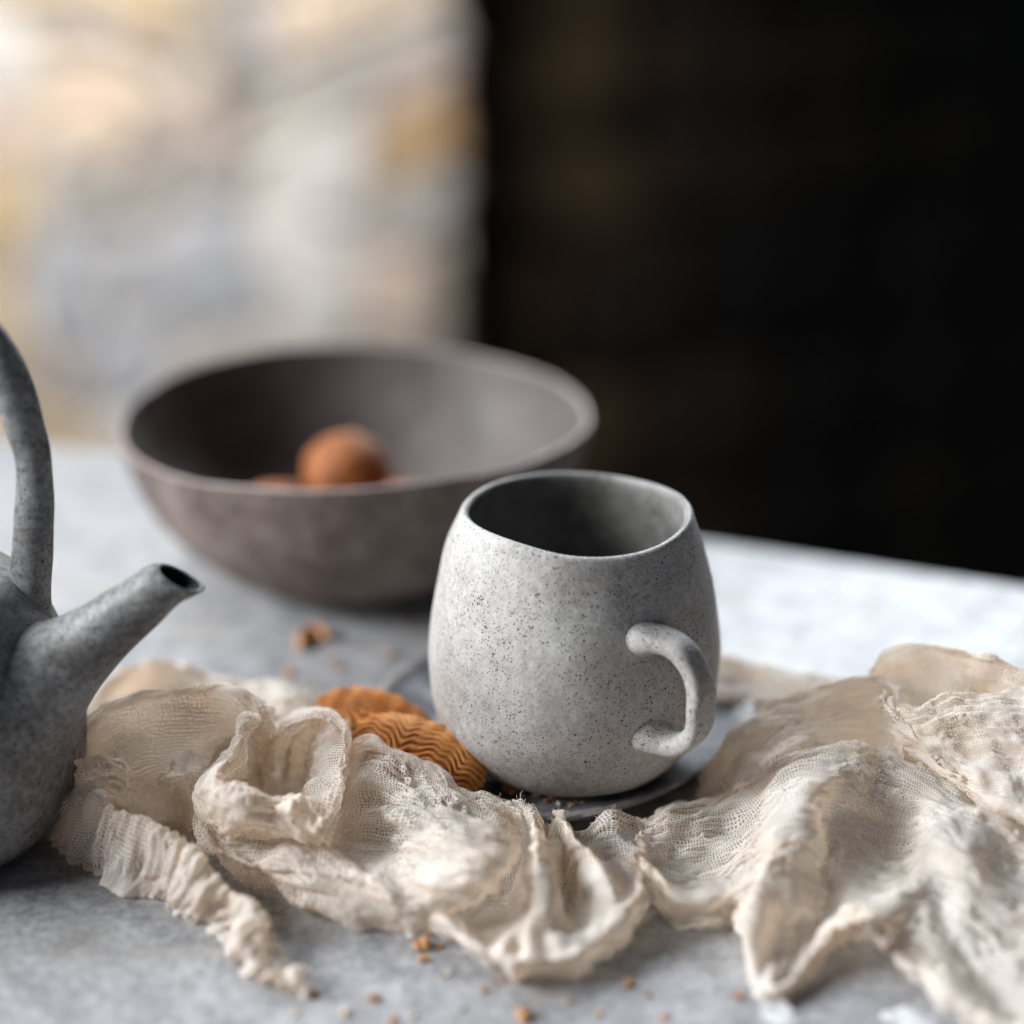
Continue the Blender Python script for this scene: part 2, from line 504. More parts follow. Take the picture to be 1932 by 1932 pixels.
# handle: clay strap that leaves the wall, loops and returns
az = math.radians(-61)     # direction of the handle seen from above (x right, y away)
hd = Vector((math.cos(az), math.sin(az), 0))
hp = [(4.17, 5.72), (4.62, 5.80), (5.12, 5.74), (5.60, 5.42), (5.92, 4.82), (6.03, 4.1), (5.93, 3.4), (5.58, 2.86), (5.08, 2.60), (4.72, 2.58), (4.40, 2.64)]
NH = 96
hs = spline(hp, NH)
d2 = Vector((math.cos(math.radians(-37)), math.sin(math.radians(-37)), 0))
path = [hd * (min(r, 4.2) * S) + d2 * (max(0, r - 4.2) * S) + Vector((0, 0, z * S)) for r, z in hs]
side = d2.cross(Vector((0, 0, 1)))
wob_h = mug_wob(1.3, 0.0016)
pz = sorted((z * S, r * S) for r, z in o_s)
def mug_surface(q, inset):
    r_ = float(np.interp(q.z, [a for a, b in pz], [b for a, b in pz]))
    d_ = math.hypot(q.x, q.y)
    w_ = wob_h(Vector((q.x / d_ * r_, q.y / d_ * r_, q.z)), 0)
    return Vector((w_.x * (1 - inset / r_), w_.y * (1 - inset / r_), w_.z))
vs, fs = [], []
seg = 32
arc_ = [0.0]
for i in range(1, NH): arc_.append(arc_[-1] + (path[i] - path[i - 1]).length)
for i in range(NH):
    t = (path[min(i + 1, NH - 1)] - path[max(i - 1, 0)]).normalized()
    nrm = side.cross(t).normalized()
    sd = min(arc_[i], arc_[-1] - arc_[i])          # distance from the nearer joint
    e = math.exp(-sd / 0.0021)
    ra = 0.0054 + 0.0003 * math.sin(i * 0.15) + 0.0036 * e
    rb = 0.0030 + 0.0028 * e
    for kk in range(seg):
        a = 2 * math.pi * kk / seg
        c, s_ = math.cos(a), math.sin(a)
        pw = 0.75 + 0.25 * e
        c = math.copysign(abs(c) ** pw, c); s_ = math.copysign(abs(s_) ** pw, s_)
        q = path[i] + side * (ra * c) + nrm * (rb * s_)
        q += Vector((nz(q.x, q.y, q.z, 90, 4), nz(q.x, q.y, q.z, 90, 8), nz(q.x, q.y, q.z, 90, 12))) * 0.0007
        if sd < 0.0035:                            # the clay is smeared onto the wall
            m_ = mug_surface(q, 0.0005); wgt = math.exp(-sd / 0.0009) if sd > 1e-6 else 1.0
            q = q.lerp(m_, wgt)
        vs.append(q)
for i in range(NH - 1):
    for kk in range(seg):
        k2 = (kk + 1) % seg
        fs.append((i*seg + kk, i*seg + k2, (i+1)*seg + k2, (i+1)*seg + kk))
link('handle', mesh('mug_handle', vs, fs), M['mug'], mug)

# ------------------------------------------------------------------ saucer
SAU = P(1052, 1392, 0)
def sau_wob(p, i):
    a = math.atan2(p.y, p.x); r = math.hypot(p.x, p.y)
    f = 1 + 0.030 * math.sin(2 * a + 0.4) + 0.018 * math.sin(3 * a + 1.1) + 0.012 * math.sin(5 * a + 2.0) + 0.006 * math.sin(11 * a)
    f = 1 + (f - 1) * (r / 0.06) ** 2
    z_ = p.z + (r / 0.06) ** 4 * (0.0012 * math.sin(2 * a + 2.2) + 0.0007 * math.sin(5 * a)) * (1 if p.z > 0.001 else 0.6)
    return Vector((p.x * f, p.y * f, max(z_, 0.0003) if r > 0.03 else p.z))
sp = [(0, 0.0008), (2.0, 0.0008), (3.6, 0.0010), (4.8, 0.0022), (5.6, 0.0048), (6.05, 0.0062), (6.22, 0.0074), (6.20, 0.0086), (6.05, 0.0089), (5.6, 0.0076), (4.8, 0.0067), (3.6, 0.0063), (2.0, 0.0062), (0, 0.0062)]
sp = [(r * S, z) for r, z in sp]
sp_s = spline(sp, 64, None)
sau_me = lathe('saucer', [(max(r, 0) if 0 < i < 63 else 0, z) for i, (r, z) in enumerate(sp_s)], 128, sau_wob)
keep_, lip_ = [], []
for pg in sau_me.polygons:
    c_ = pg.center
    (lip_ if math.hypot(c_.x, c_.y) > 0.0585 and c_.z > 0.0070 else keep_).append(tuple(pg.vertices))
sv_ = [v_.co.copy() for v_ in sau_me.vertices]
def sub_mesh(name, faces):
    ids = sorted({q for f_ in faces for q in f_}); mp = {q: n_ for n_, q in enumerate(ids)}
    return mesh(name, [sv_[q] for q in ids], [tuple(mp[q] for q in f_) for f_ in faces])
sau = link('saucer', sub_mesh('saucer', keep_), M['saucer'])
link('rim', sub_mesh('saucer_rim', lip_), M['saucer_lip'], sau)
sau.location = SAU
tag(sau, 'small charcoal ceramic saucer with uneven edge under the mug', 'saucer')

# ------------------------------------------------------------------ bowl
BOWL = P(682, 1062, 0.0)
bowl = empty('clay_bowl', BOWL)
bowl.scale = (1, 1, 0.945)
tag(bowl, 'wide taupe clay bowl with thin rim behind the mug, blurred', 'bowl')
def bowl_wob(p, i):
    r = math.hypot(p.x, p.y); a = math.atan2(p.y, p.x)
    kx = 1 + (r / 0.09) * (0.010 * math.sin(2 * a + 1.0) + 0.006 * math.sin(3 * a)) + nz(p.x, p.y, p.z, 30, 3.3) * 0.02 + nz(p.x, p.y, p.z, 90, 1.3) * 0.008
    z_ = p.z + max(0, p.z - 0.03) / 0.035 * (0.0022 * math.sin(2 * a + 3.9) + 0.0006 * math.sin(3 * a + 0.2))
    return Vector((p.x * kx, p.y * kx, z_))
bo = [(0, 0.0012), (3.2, 0.0010), (3.75, 0.0), (4.3, 0.0010), (5.5, 0.0072), (6.85, 0.0175), (7.95, 0.0320), (8.62, 0.0475), (8.92, 0.0600), (8.98, 0.0668)]
bi = [(8.80, 0.0668), (8.68, 0.0600), (8.30, 0.0478), (7.55, 0.0340), (6.4, 0.0215), (5.0, 0.0125), (3.4, 0.0085), (0, 0.0075)]
bo = [(r * S, z) for r, z in spline(np.array([(r, z * 100) for r, z in bo]), 40)]; bo = [(max(r, 0), z * 0.01) for r, z in bo]; bo[0] = (0, 0.0012)
bi = [(r * S, z) for r, z in spline(np.array([(r, z * 100) for r, z in bi]), 40)]; bi = [(max(r, 0), z * 0.01) for r, z in bi]; bi[-1] = (0, 0.0075)
link('outer_wall', lathe('bowl_outer', bo, 128, bowl_wob), M['bowl'], bowl)
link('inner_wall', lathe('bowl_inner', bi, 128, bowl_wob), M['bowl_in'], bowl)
br = [bo[-1], (0.0896, 0.0672), (0.0889, 0.0675), (0.0882, 0.0672), bi[0]]
link('rim', lathe('bowl_rim', br, 128, bowl_wob), M['bowl_rim'], bowl)

# round biscuits in the bowl
def ball(name, r, seed, squash=0.94):
    bm = bmesh.new(); bmesh.ops.create_icosphere(bm, subdivisions=4, radius=1)
    for v_ in bm.verts:
        c = v_.co.normalized()
        d = 1 + 0.05 * nz(c.x, c.y, c.z, 1.4, seed) + 0.06 * nz(c.x, c.y, c.z, 4, seed + 2) + 0.02 * nz(c.x, c.y, c.z, 14, seed + 4)
        v_.co = Vector((c.x * r * d, c.y * r * d, c.z * r * d * squash))
    me = bpy.data.meshes.new(name); bm.to_mesh(me); bm.free()
    return me
def floor_in(rr):
    pr = sorted(bi)
    return float(np.interp(rr, [q[0] for q in pr], [q[1] for q in pr]))
balls = [((-0.004, -0.006), 0.0170, 0.0405, 'round browned biscuit on top of the others in the bowl'),
         ((-0.030, -0.022), 0.0165, None, 'round biscuit barely peeking over the bowl rim at left'),
         ((0.019, -0.024), 0.0165, None, 'round biscuit barely peeking over the bowl rim at right'),
         ((-0.003, 0.022), 0.0160, None, 'round biscuit hidden behind the top one in the bowl')]
for i, ((bx, by), r, zc, lab) in enumerate(balls):
    o = link('round_biscuit', ball('round_biscuit', r, i * 3.3 + 1), M['biscuit_ball'])
    if zc is None:
        rr = math.hypot(bx, by)
        zc = floor_in(rr + r * 0.35) + r * 0.98
        if 'peeking' in lab: zc = max(zc, PD(512 if bx < 0 else 742, 914, BOWL.y + by).z - BOWL.z - r * 0.94)
    o.location = BOWL + Vector((bx, by, zc))
    tag(o, lab, 'biscuit', 'round biscuits in the bowl')

# ------------------------------------------------------------------ teapot
TP = P(-134, 1556, 0)
tp = empty('stoneware_teapot', TP)
tag(tp, 'dark grey stoneware teapot with overhead loop handle cut off by left edge', 'teapot')
def tp_wob(p, i):
    r = math.hypot(p.x, p.y)
    n_ = nz(p.x, p.y, p.z, 24, 6.1) * 0.0012
    if r < 1e-6: return p
    return Vector((p.x * (1 + n_ / max(r, .01)), p.y * (1 + n_ / max(r, .01)), p.z))
tprof = [(0, 0.0), (3.3, 0.0), (3.9, 0.25), (4.5, 1.0), (4.88, 2.1), (4.98, 3.2), (4.85, 4.4), (4.55, 5.6), (4.15, 6.7), (3.7, 7.5), (3.2, 8.0), (2.7, 8.2)]
ts = [(max(0, r) * S, z * S) for r, z in spline(tprof, 60)]; ts[0] = (0, 0)
ts += [(0.0255, 0.0815), (0.025, 0.078), (0.020, 0.077), (0, 0.077)]
link('body', lathe('teapot_body', ts, 112, tp_wob), M['teapot'], tp)
ld = [(0, 0.0790), (0.0235, 0.0790), (0.0245, 0.0800), (0.0240, 0.0825), (0.018, 0.0862), (0.009, 0.0882), (0.0058, 0.0895), (0.0060, 0.0935), (0.0085, 0.0972), (0.0070, 0.1005), (0, 0.1015)]
link('lid', lathe('teapot_lid', [(max(0, r), z) for r, z in ld], 64, tp_wob), M['teapot'], tp)
def to_tp(px, py, yoff):
    """point in the teapot's local frame on the vertical plane y = TP.y + yoff"""
    q = PD(px, py, TP.y + yoff)
    return q - TP
# spout, in the plane just in front of the teapot's axis
sy = -0.012
cl = [to_tp(20, 1300, sy + 0.004), to_tp(70, 1278, sy + 0.002), to_tp(125, 1245, sy), to_tp(190, 1195, sy), to_tp(255, 1142, sy - 0.002), to_tp(308, 1104, sy - 0.003), to_tp(338, 1092, sy - 0.003)]
rr_ = [0.0270, 0.0190, 0.0130, 0.0096, 0.0082, 0.0065, 0.0058]
cs = spline([tuple(c) + (r,) for c, r in zip(cl, rr_)], 44)
vs, fs = [], []
seg = 36
for i in range(44):
    p = Vector(cs[i][:3]); r = cs[i][3]
    t = (Vector(cs[min(i + 1, 43)][:3]) - Vector(cs[max(i - 1, 0)][:3])).normalized()
    sd = Vector((0, 1, 0)); nr = t.cross(sd).normalized()
    for kk in range(seg):
        a = 2 * math.pi * kk / seg
        # the mouth is cut level: slide the last rings along the axis so that the lower lip reaches on
        cut = max(0, (i - 26) / 17) ** 1.4
        q = p + sd * (r * math.cos(a)) + nr * (r * math.sin(a))
        q += t * (-math.sin(a) * r * 0.85 * cut * (-1 if nr.z < 0 else 1))
        q += Vector((1, 1, 1)) * nz(q.x, q.y, q.z, 80, 2) * 0.0006
        vs.append(q)
for i in range(43):
    for kk in range(seg):
        k2 = (kk + 1) % seg
        fs.append((i*seg + kk, i*seg + k2, (i+1)*seg + k2, (i+1)*seg + kk))
# turned-in lip and bore
last = [vs[43*seg + kk] for kk in range(seg)]
cen = sum(last, Vector()) / seg
tdir = (Vector(cs[43][:3]) - Vector(cs[40][:3])).normalized()
base = len(vs)
for f_, dd in ((0.93, 0.0006), (0.80, 0.0), (0.74, -0.004), (0.70, -0.012)):
    for q in last: vs.append(cen + (q - cen) * f_ + tdir * dd)
prev = 43 * seg
for j in range(4):
    for kk in range(seg):
        k2 = (kk + 1) % seg
        fs.append((prev + kk, prev + k2, base + j*seg + k2, base + j*seg + kk))
    prev = base + j * seg
fs.append(tuple(base + 3*seg + kk for kk in range(seg)))
spm = mesh('spout', vs, fs)
spm.materials.append(M['teapot']); spm.materials.append(M['hole'])
nf = len(spm.polygons)
for pi in range(nf - 1 - 2 * seg, nf): spm.polygons[pi].material_index = 1
link('spout', spm, None, tp)
# overhead handle, one arch from above the spout over the lid
hy = 0.004
right = [(40, 1190), (58, 1120), (62, 1040), (66, 960), (62, 880), (46, 800), (18, 715), (-30, 640), (-110, 590)]
hpth = [to_tp(px, py, hy) for px, py in right]
mid_x = hpth[-1].x
hpth += [Vector((2 * mid_x - q.x, q.y, q.z)) for q in hpth[-2::-1]]
hsx = spline([tuple(q) for q in hpth], 90)
rad = []
for i in range(90):
    t = abs(i / 89 - 0.5) * 2
    e = max(0, (t - 0.86) / 0.14)
    rad.append((0.0056 + 0.0005 * math.sin(i * 0.21) + 0.005 * e * e, 0.0052 + 0.0004 * math.sin(i * 0.17 + 1) + 0.0045 * e * e))
v2, f2 = sweep('handle', [Vector(q) for q in hsx], rad, 24, up=(0, 1, 0))
v2 = [q + Vector((1, 0.3, 0.6)) * nz(q.x, q.y, q.z, 70, 5) * 0.0009 for q in v2]
link('handle', mesh('teapot_handle', v2, f2), M['teapot'], tp)

# ------------------------------------------------------------------ pressed biscuits beside the mug
def pressed(name, L=0.046, W=0.0235, T=0.0085, seed=0.0, smooth_from=0.34):
    """oval pressed biscuit; fans of nested ridges run in from both long edges"""
    nu, nv = 200, 120
    vs, fs = [], []
    fans = [(-0.62, -0.36), (-0.16, -0.66), (0.32, -0.30), (0.84, -0.34)]
    fans = [(a * L / 2, b * W / 2) for a, b in fans]
    lam = 0.00175
    def top(u, v_):
        ex, ey = abs(u), abs(v_)
        rr = (ex ** 2.3 + ey ** 2.3) ** (1 / 2.3)
        return rr
    # polar grid
    nr, na = 64, 220
    for i in range(nr + 1):
        q = i / nr
        for kk in range(na):
            a = 2 * math.pi * kk / na
            c, s_ = math.cos(a), math.sin(a)
            se = (abs(c) ** 2.3 + abs(s_) ** 2.3) ** (-1 / 2.3)
            sc_ = 1 + 0.020 * math.cos(a * 17 + seed)
            x = c * se * q * L / 2 * sc_; y = s_ * se * q * W / 2 * sc_
            y += 0.0016 * math.sin(x / L * 3.0 + seed)
            ds = [math.hypot((x - fx) * 0.74, y - fy) + fo for (fx, fy), fo in zip(fans, (0.0, 0.0022, 0.0, 0.0014))]
            sm = 0.00035
            d = -sm * math.log(sum(math.exp(-q_ / sm) for q_ in ds)) + 0.0007 * nz(x, y, 0, 130, seed) + 0.0004 * math.sin(x * 900 + seed)
            dome = 0.62 * math.sqrt(max(0, 1 - (q ** 7) * 0.985)) + 0.38 * (1 - q * q)
            rdg = 0.5 + 0.5 * math.cos(2 * math.pi * d / lam)
            rdg = 1 - (1 - rdg) ** 2.4
            seam = 1.0
            ff = min(1, max(0, (smooth_from - y / W) / 0.28)); ff = 0.25 + 0.75 * ff * ff * (3 - 2 * ff)
            z_ = T * dome + 0.0016 * (rdg * ff + 0.8 * (1 - ff)) * (0.45 + 0.55 * seam)
            z_ += 0.0004 * nz(x, y, z_, 120, seed)
            # ridges also bite into the rim
            bite = 1 - 0.03 * (1 - rdg) * q ** 4
            vs.append(Vector((x * bite, y * bite, max(z_, 0.0012))))
    for i in range(nr):
        for kk in range(na):
            k2 = (kk + 1) % na
            fs.append((i*na + kk, (i+1)*na + kk, (i+1)*na + k2, i*na + k2))
    base = len(vs)
    for kk in range(na):
        q = vs[nr*na + kk]
        vs.append(Vector((q.x * 0.96, q.y * 0.96, 0)))
    for kk in range(na):
        k2 = (kk + 1) % na
        fs.append((nr*na + kk, base + kk, base + k2, nr*na + k2))
    fs.append(tuple(base + kk for kk in range(na))[::-1])
    bm = bmesh.new(); me = mesh(name, vs, fs); bm.from_mesh(me)
    bmesh.ops.remove_doubles(bm, verts=bm.verts[:], dist=1e-6); bm.to_mesh(me); bm.free()
    return me
def place_biscuit(p0, p1, label, seed, L, roll, W=0.0235, T=0.0085):
    """long axis from p0 to p1; the patterned face leans towards the camera by roll"""
    o = link('pressed_biscuit', pressed('pressed_biscuit', L=L, seed=seed, W=W, T=T, smooth_from=0.34 if T > 0.007 else 0.6), M['biscuit'])
    X = (p1 - p0).normalized()
    Z = Vector((0, 0, 1)); Y = Z.cross(X).normalized(); Z = X.cross(Y)
    R = Matrix((X, Y, Z)).transposed() @ Matrix.Rotation(roll, 3, 'X')
    o.matrix_world = Matrix.Translation((p0 + p1) / 2) @ R.to_4x4()
    tag(o, label, 'biscuit', 'pressed biscuits beside the mug')
    return o
place_biscuit(P(612, 1352, 1.65), P(800, 1406, 1.2), 'ridged golden biscuit lying behind the other one, nearest the bowl', 2.0, 0.042, math.radians(30), T=0.006)
place_biscuit(P(690, 1378, 2.05), P(898, 1484, 1.15), 'ridged golden biscuit touching the foot of the mug', 0.0, 0.045, math.radians(46))

# ------------------------------------------------------------------ gauze cloth
# each patch is a loft: rows of (px, py, height cm) read off the photograph, every row with the same
# number of points; 'su'/'sv' are how much longer the cloth is than the loft along/across the rows
def hid(row, h=0.2, dy=6, dx=0):
    out = []
    for p in row:
        q = P(*p); hh = min(h * 0.01, q.z)
        out.append(Vector((q.x + dx * 0.00016, q.y + 0.006 + 0.28 * (q.z - hh), hh)))
    return out
patches = []
def patch(rows, su=1.06, sv=1.12, hem=(), soft=0.03, amp=0.0006, wl=1.0, cr='u'):
    patches.append(dict(rows=rows, su=su, sv=sv, hem=hem, soft=soft, amp=amp, wl=wl, cr=cr))

# --- tongue at lower left, gathered across its length
tt = [(150, 1478, 2.0), (176, 1503, 2.3), (224, 1531, 2.3), (280, 1559, 2.1), (340, 1599, 1.9), (400, 1647, 1.6), (440, 1679, 1.4), (478, 1719, 1.2), (484, 1760, .9), (516, 1807, .6), (568, 1843, .5)]
tm = [(118, 1535, 1.2), (150, 1565, 1.4), (205, 1598, 1.3), (258, 1628, 1.2), (322, 1655, 1.2), (375, 1690, 1.1), (414, 1705, 1.0), (446, 1745, .9), (462, 1785, .8), (502, 1830, .6), (575, 1862, .4)]
tb = [(95, 1579, .1), (132, 1627, .1), (192, 1659, .1), (232, 1691, .1), (296, 1707, .1), (340, 1727, .12), (380, 1715, .5), (412, 1759, .12), (440, 1799, .1), (488, 1847, .1), (578, 1882, .1)]
patch([hid(tt, 0.15, 4, 10), tt, tm, tb], su=1.22, sv=1.02, hem=(3,), amp=0.0008, cr='v', wl=2.2)
# piece that rises from the tongue along the teapot
patch([[(140, 1440, 2.0), (165, 1432, 2.7), (205, 1424, 3.0), (232, 1436, 2.9), (240, 1470, 2.4)],
       [(135, 1470, 1.8), (170, 1462, 2.4), (208, 1455, 2.6), (234, 1470, 2.4), (243, 1500, 1.9)],
       [(120, 1530, 1.2), (165, 1500, 1.9), (205, 1500, 2.0), (232, 1515, 1.6), (246, 1540, 1.0)],
       [(150, 1560, .6), (180, 1545, .8), (215, 1540, .8), (240, 1550, .6), (255, 1565, .4)]], su=1.12, sv=1.05, hem=(0,))
# --- tall thin arch
at = [(140, 1440, 1.4), (150, 1405, 2.4), (166, 1374, 3.0), (200, 1343, 3.5), (235, 1323, 3.8), (288, 1311, 3.9), (340, 1300, 4.0), (400, 1297, 4.0), (440, 1300, 4.0), (468, 1316, 3.8), (488, 1345, 3.4), (502, 1395, 2.6), (506, 1450, 1.6)]
am = [(150, 1480, 1.0), (165, 1440, 1.8), (190, 1415, 2.3), (222, 1392, 2.7), (255, 1378, 2.9), (300, 1370, 3.0), (345, 1364, 3.1), (395, 1360, 3.1), (430, 1362, 3.0), (455, 1378, 2.8), (474, 1400, 2.4), (490, 1435, 1.8), (500, 1480, 1.2)]
al = [(175, 1530, .5), (195, 1510, .9), (220, 1495, 1.2), (250, 1482, 1.5), (280, 1475, 1.6), (315, 1470, 1.7), (350, 1467, 1.7), (385, 1465, 1.7), (412, 1468, 1.6), (435, 1475, 1.5), (455, 1485, 1.3), (475, 1500, 1.0), (490, 1520, .7)]
ab = [(230, 1575, .15), (245, 1570, .15), (262, 1565, .15), (282, 1562, .15), (305, 1560, .15), (330, 1560, .15), (355, 1560, .15), (380, 1560, .15), (402, 1560, .15), (422, 1560, .15), (440, 1560, .15), (460, 1560, .15), (480, 1560, .15)]
patch([hid(at, .15, 10), at, am, al, ab], su=1.05, sv=1.10, hem=(1,))
# small brown fold inside the arch
patch([[(296, 1468, 1.6), (312, 1448, 2.2), (330, 1432, 2.5), (352, 1424, 2.6), (372, 1424, 2.5)],
       [(300, 1478, 1.5), (322, 1468, 2.2), (342, 1462, 2.4), (362, 1460, 2.4), (380, 1470, 2.2)],
       [(318, 1492, 1.0), (338, 1500, 1.5), (355, 1510, 1.5), (370, 1520, 1.4), (386, 1530, 1.2)],
       [(330, 1540, .3), (345, 1550, .5), (360, 1560, .5), (375, 1565, .5), (390, 1570, .4)]], su=1.15, sv=1.05, hem=(0,))
# --- low heap at the back left
ct = [(140, 1350, 1.0), (165, 1312, 1.5), (200, 1285, 1.8), (240, 1262, 1.9), (285, 1248, 1.9), (330, 1250, 1.8), (380, 1268, 1.5), (440, 1282, 1.4), (500, 1292, 1.4), (540, 1288, 1.6), (575, 1297, 1.4), (620, 1312, 1.0), (680, 1330, .5)]
cm = [(140, 1385, .6), (170, 1350, 1.0), (205, 1320, 1.2), (245, 1300, 1.2), (290, 1285, 1.1), (340, 1285, 1.0), (390, 1300, .9), (450, 1310, .9), (500, 1330, 1.2), (540, 1325, 1.5), (575, 1335, 1.4), (615, 1350, 1.0), (675, 1368, .4)]
cf = [(150, 1420, .2), (180, 1390, .4), (215, 1350, .5), (255, 1340, .5), (300, 1330, .5), (350, 1330, .4), (400, 1340, .4), (460, 1350, .6), (500, 1375, 1.0), (535, 1370, 1.2), (570, 1380, 1.1), (610, 1400, .8), (660, 1420, .3)]
cg = [(160, 1450, .1), (190, 1420, .1), (225, 1390, .1), (265, 1380, .1), (310, 1370, .1), (360, 1370, .1), (410, 1375, .1), (470, 1390, .1), (505, 1430, .5), (535, 1430, .6), (570, 1440, .5), (610, 1460, .3), (650, 1480, .1)]
patch([hid(ct, .1, 8), ct, cm, cf, cg], su=1.12, sv=1.12, hem=(1,))
# ridge in front of that heap, left of the cookies
patch([[(470, 1340, 1.4), (500, 1325, 1.9), (540, 1318, 2.0), (580, 1330, 1.8), (612, 1352, 1.3)],
       [(475, 1372, 1.2), (505, 1358, 1.6), (545, 1350, 1.8), (585, 1360, 1.6), (612, 1380, 1.2)],
       [(485, 1420, .5), (515, 1405, .7), (550, 1398, .8), (585, 1400, .7), (615, 1410, .5)]], su=1.10, sv=1.1, hem=(0,))
# --- band that loops round: inner rolled lip, outer face, front roll, hem
bt = [(505, 1345, 3.0), (470, 1365, 3.5), (432, 1415, 3.5), (402, 1462, 3.2), (412, 1494, 3.0), (450, 1508, 2.9), (500, 1516, 2.8), (550, 1522, 2.7), (590, 1530, 2.6), (605, 1548, 2.4)]
bk = [(500, 1480, 1.0), (485, 1470, 1.4), (462, 1472, 1.6), (445, 1490, 1.6), (448, 1512, 1.5), (475, 1525, 1.4), (515, 1532, 1.3), (555, 1538, 1.2), (590, 1545, 1.2), (612, 1555, 1.2)]
bl = [(500, 1352, 2.9), (458, 1385, 3.2), (415, 1432, 3.0), (380, 1474, 2.6), (392, 1520, 2.5), (440, 1542, 2.4), (500, 1552, 2.3), (550, 1560, 2.2), (588, 1566, 2.2), (606, 1562, 2.2)]
bu = [(480, 1372, 2.3), (440, 1402, 2.6), (398, 1445, 2.4), (370, 1482, 2.1), (376, 1540, 1.7), (418, 1582, 1.3), (480, 1592, 1.1), (545, 1592, 1.0), (600, 1594, .9), (640, 1600, .8)]
bf = [(472, 1385, 1.8), (430, 1412, 2.1), (388, 1455, 1.9), (366, 1492, 1.6), (374, 1556, 1.3), (412, 1605, 1.2), (470, 1630, 1.3), (545, 1635, 1.5), (625, 1645, 1.6), (720, 1668, 1.6)]
bh = [(470, 1395, 1.0), (425, 1425, 1.2), (382, 1470, 1.0), (366, 1510, .9), (380, 1572, .6), (420, 1628, .25), (490, 1676, .12), (580, 1716, .1), (680, 1748, .1), (760, 1760, .1)]
patch([bk, bt, bl, bu, bf, bh], su=1.08, sv=1.12, hem=(1,), amp=0.0008, wl=1.5)
# --- upper loop, a soft tube bent over
et = [(515, 1412, 2.4), (528, 1388, 2.8), (550, 1368, 3.1), (590, 1354, 3.3), (628, 1366, 3.3), (645, 1400, 3.2), (642, 1450, 2.9), (630, 1500, 2.6), (612, 1545, 2.3), (590, 1572, 2.0)]
ei = [(535, 1440, 1.6), (545, 1416, 2.0), (560, 1402, 2.4), (583, 1392, 2.6), (602, 1402, 2.6), (608, 1428, 2.5), (598, 1465, 2.2), (584, 1505, 2.0), (570, 1535, 1.8), (556, 1560, 1.6)]
eb = [(530, 1500, .6), (535, 1485, .8), (545, 1475, 1.0), (556, 1470, 1.2), (566, 1475, 1.3), (570, 1490, 1.3), (566, 1515, 1.2), (558, 1540, 1.0), (550, 1560, .9), (540, 1580, .8)]
eo = [(500, 1420, 1.2), (515, 1372, 1.6), (545, 1348, 1.9), (592, 1338, 2.1), (640, 1348, 2.1), (662, 1392, 2.0), (662, 1450, 1.8), (652, 1515, 1.4), (640, 1570, 1.0), (625, 1610, .8)]
patch([eo, et, ei, eb], su=1.12, sv=1.10, amp=0.0009)
# --- middle puff
patch([hid([(645, 1425, 2.0), (672, 1408, 2.4), (700, 1404, 2.5), (745, 1418, 2.4), (790, 1440, 2.2), (840, 1466, 2.0), (885, 1488, 1.8), (930, 1508, 1.6), (985, 1542, 1.3)], .1, 6),
       [(645, 1425, 2.0), (672, 1408, 2.4), (700, 1404, 2.5), (745, 1418, 2.4), (790, 1440, 2.2), (840, 1466, 2.0), (885, 1488, 1.8), (930, 1508, 1.6), (985, 1542, 1.3)],
       [(636, 1480, 1.9), (665, 1462, 2.2), (700, 1458, 2.3), (750, 1474, 2.3), (800, 1494, 2.3), (845, 1512, 2.4), (895, 1532, 2.3), (940, 1556, 2.0), (985, 1580, 1.2)],
       [(615, 1545, 1.3), (655, 1530, 1.5), (700, 1528, 1.6), (745, 1540, 1.8), (795, 1556, 2.1), (840, 1566, 2.5), (895, 1584, 2.5), (940, 1602, 2.1), (975, 1620, 1.2)],
       [(600, 1590, .8), (655, 1590, .8), (700, 1596, .9), (745, 1605, 1.1), (785, 1614, 1.6), (830, 1614, 2.3), (890, 1620, 2.5), (935, 1636, 2.2), (955, 1650, 1.4)],
       [(600, 1625, .8), (655, 1632, .9), (700, 1640, 1.0), (740, 1646, 1.1), (780, 1655, 1.4), (825, 1662, 1.9), (885, 1660, 2.1), (928, 1658, 2.0), (945, 1665, 1.4)],
       [(600, 1665, .9), (655, 1680, 1.0), (700, 1690, 1.0), (745, 1697, 1.1), (790, 1702, 1.2), (838, 1702, 1.3), (885, 1692, 1.4), (920, 1680, 1.4), (940, 1676, 1.0)],
       [(590, 1715, .1), (650, 1738, .1), (700, 1750, .1), (745, 1758, .1), (790, 1758, .1), (835, 1744, .15), (878, 1720, .3), (915, 1698, .5), (938, 1686, .5)]],
      su=1.07, sv=1.12, hem=(), amp=0.0007, wl=1.9)
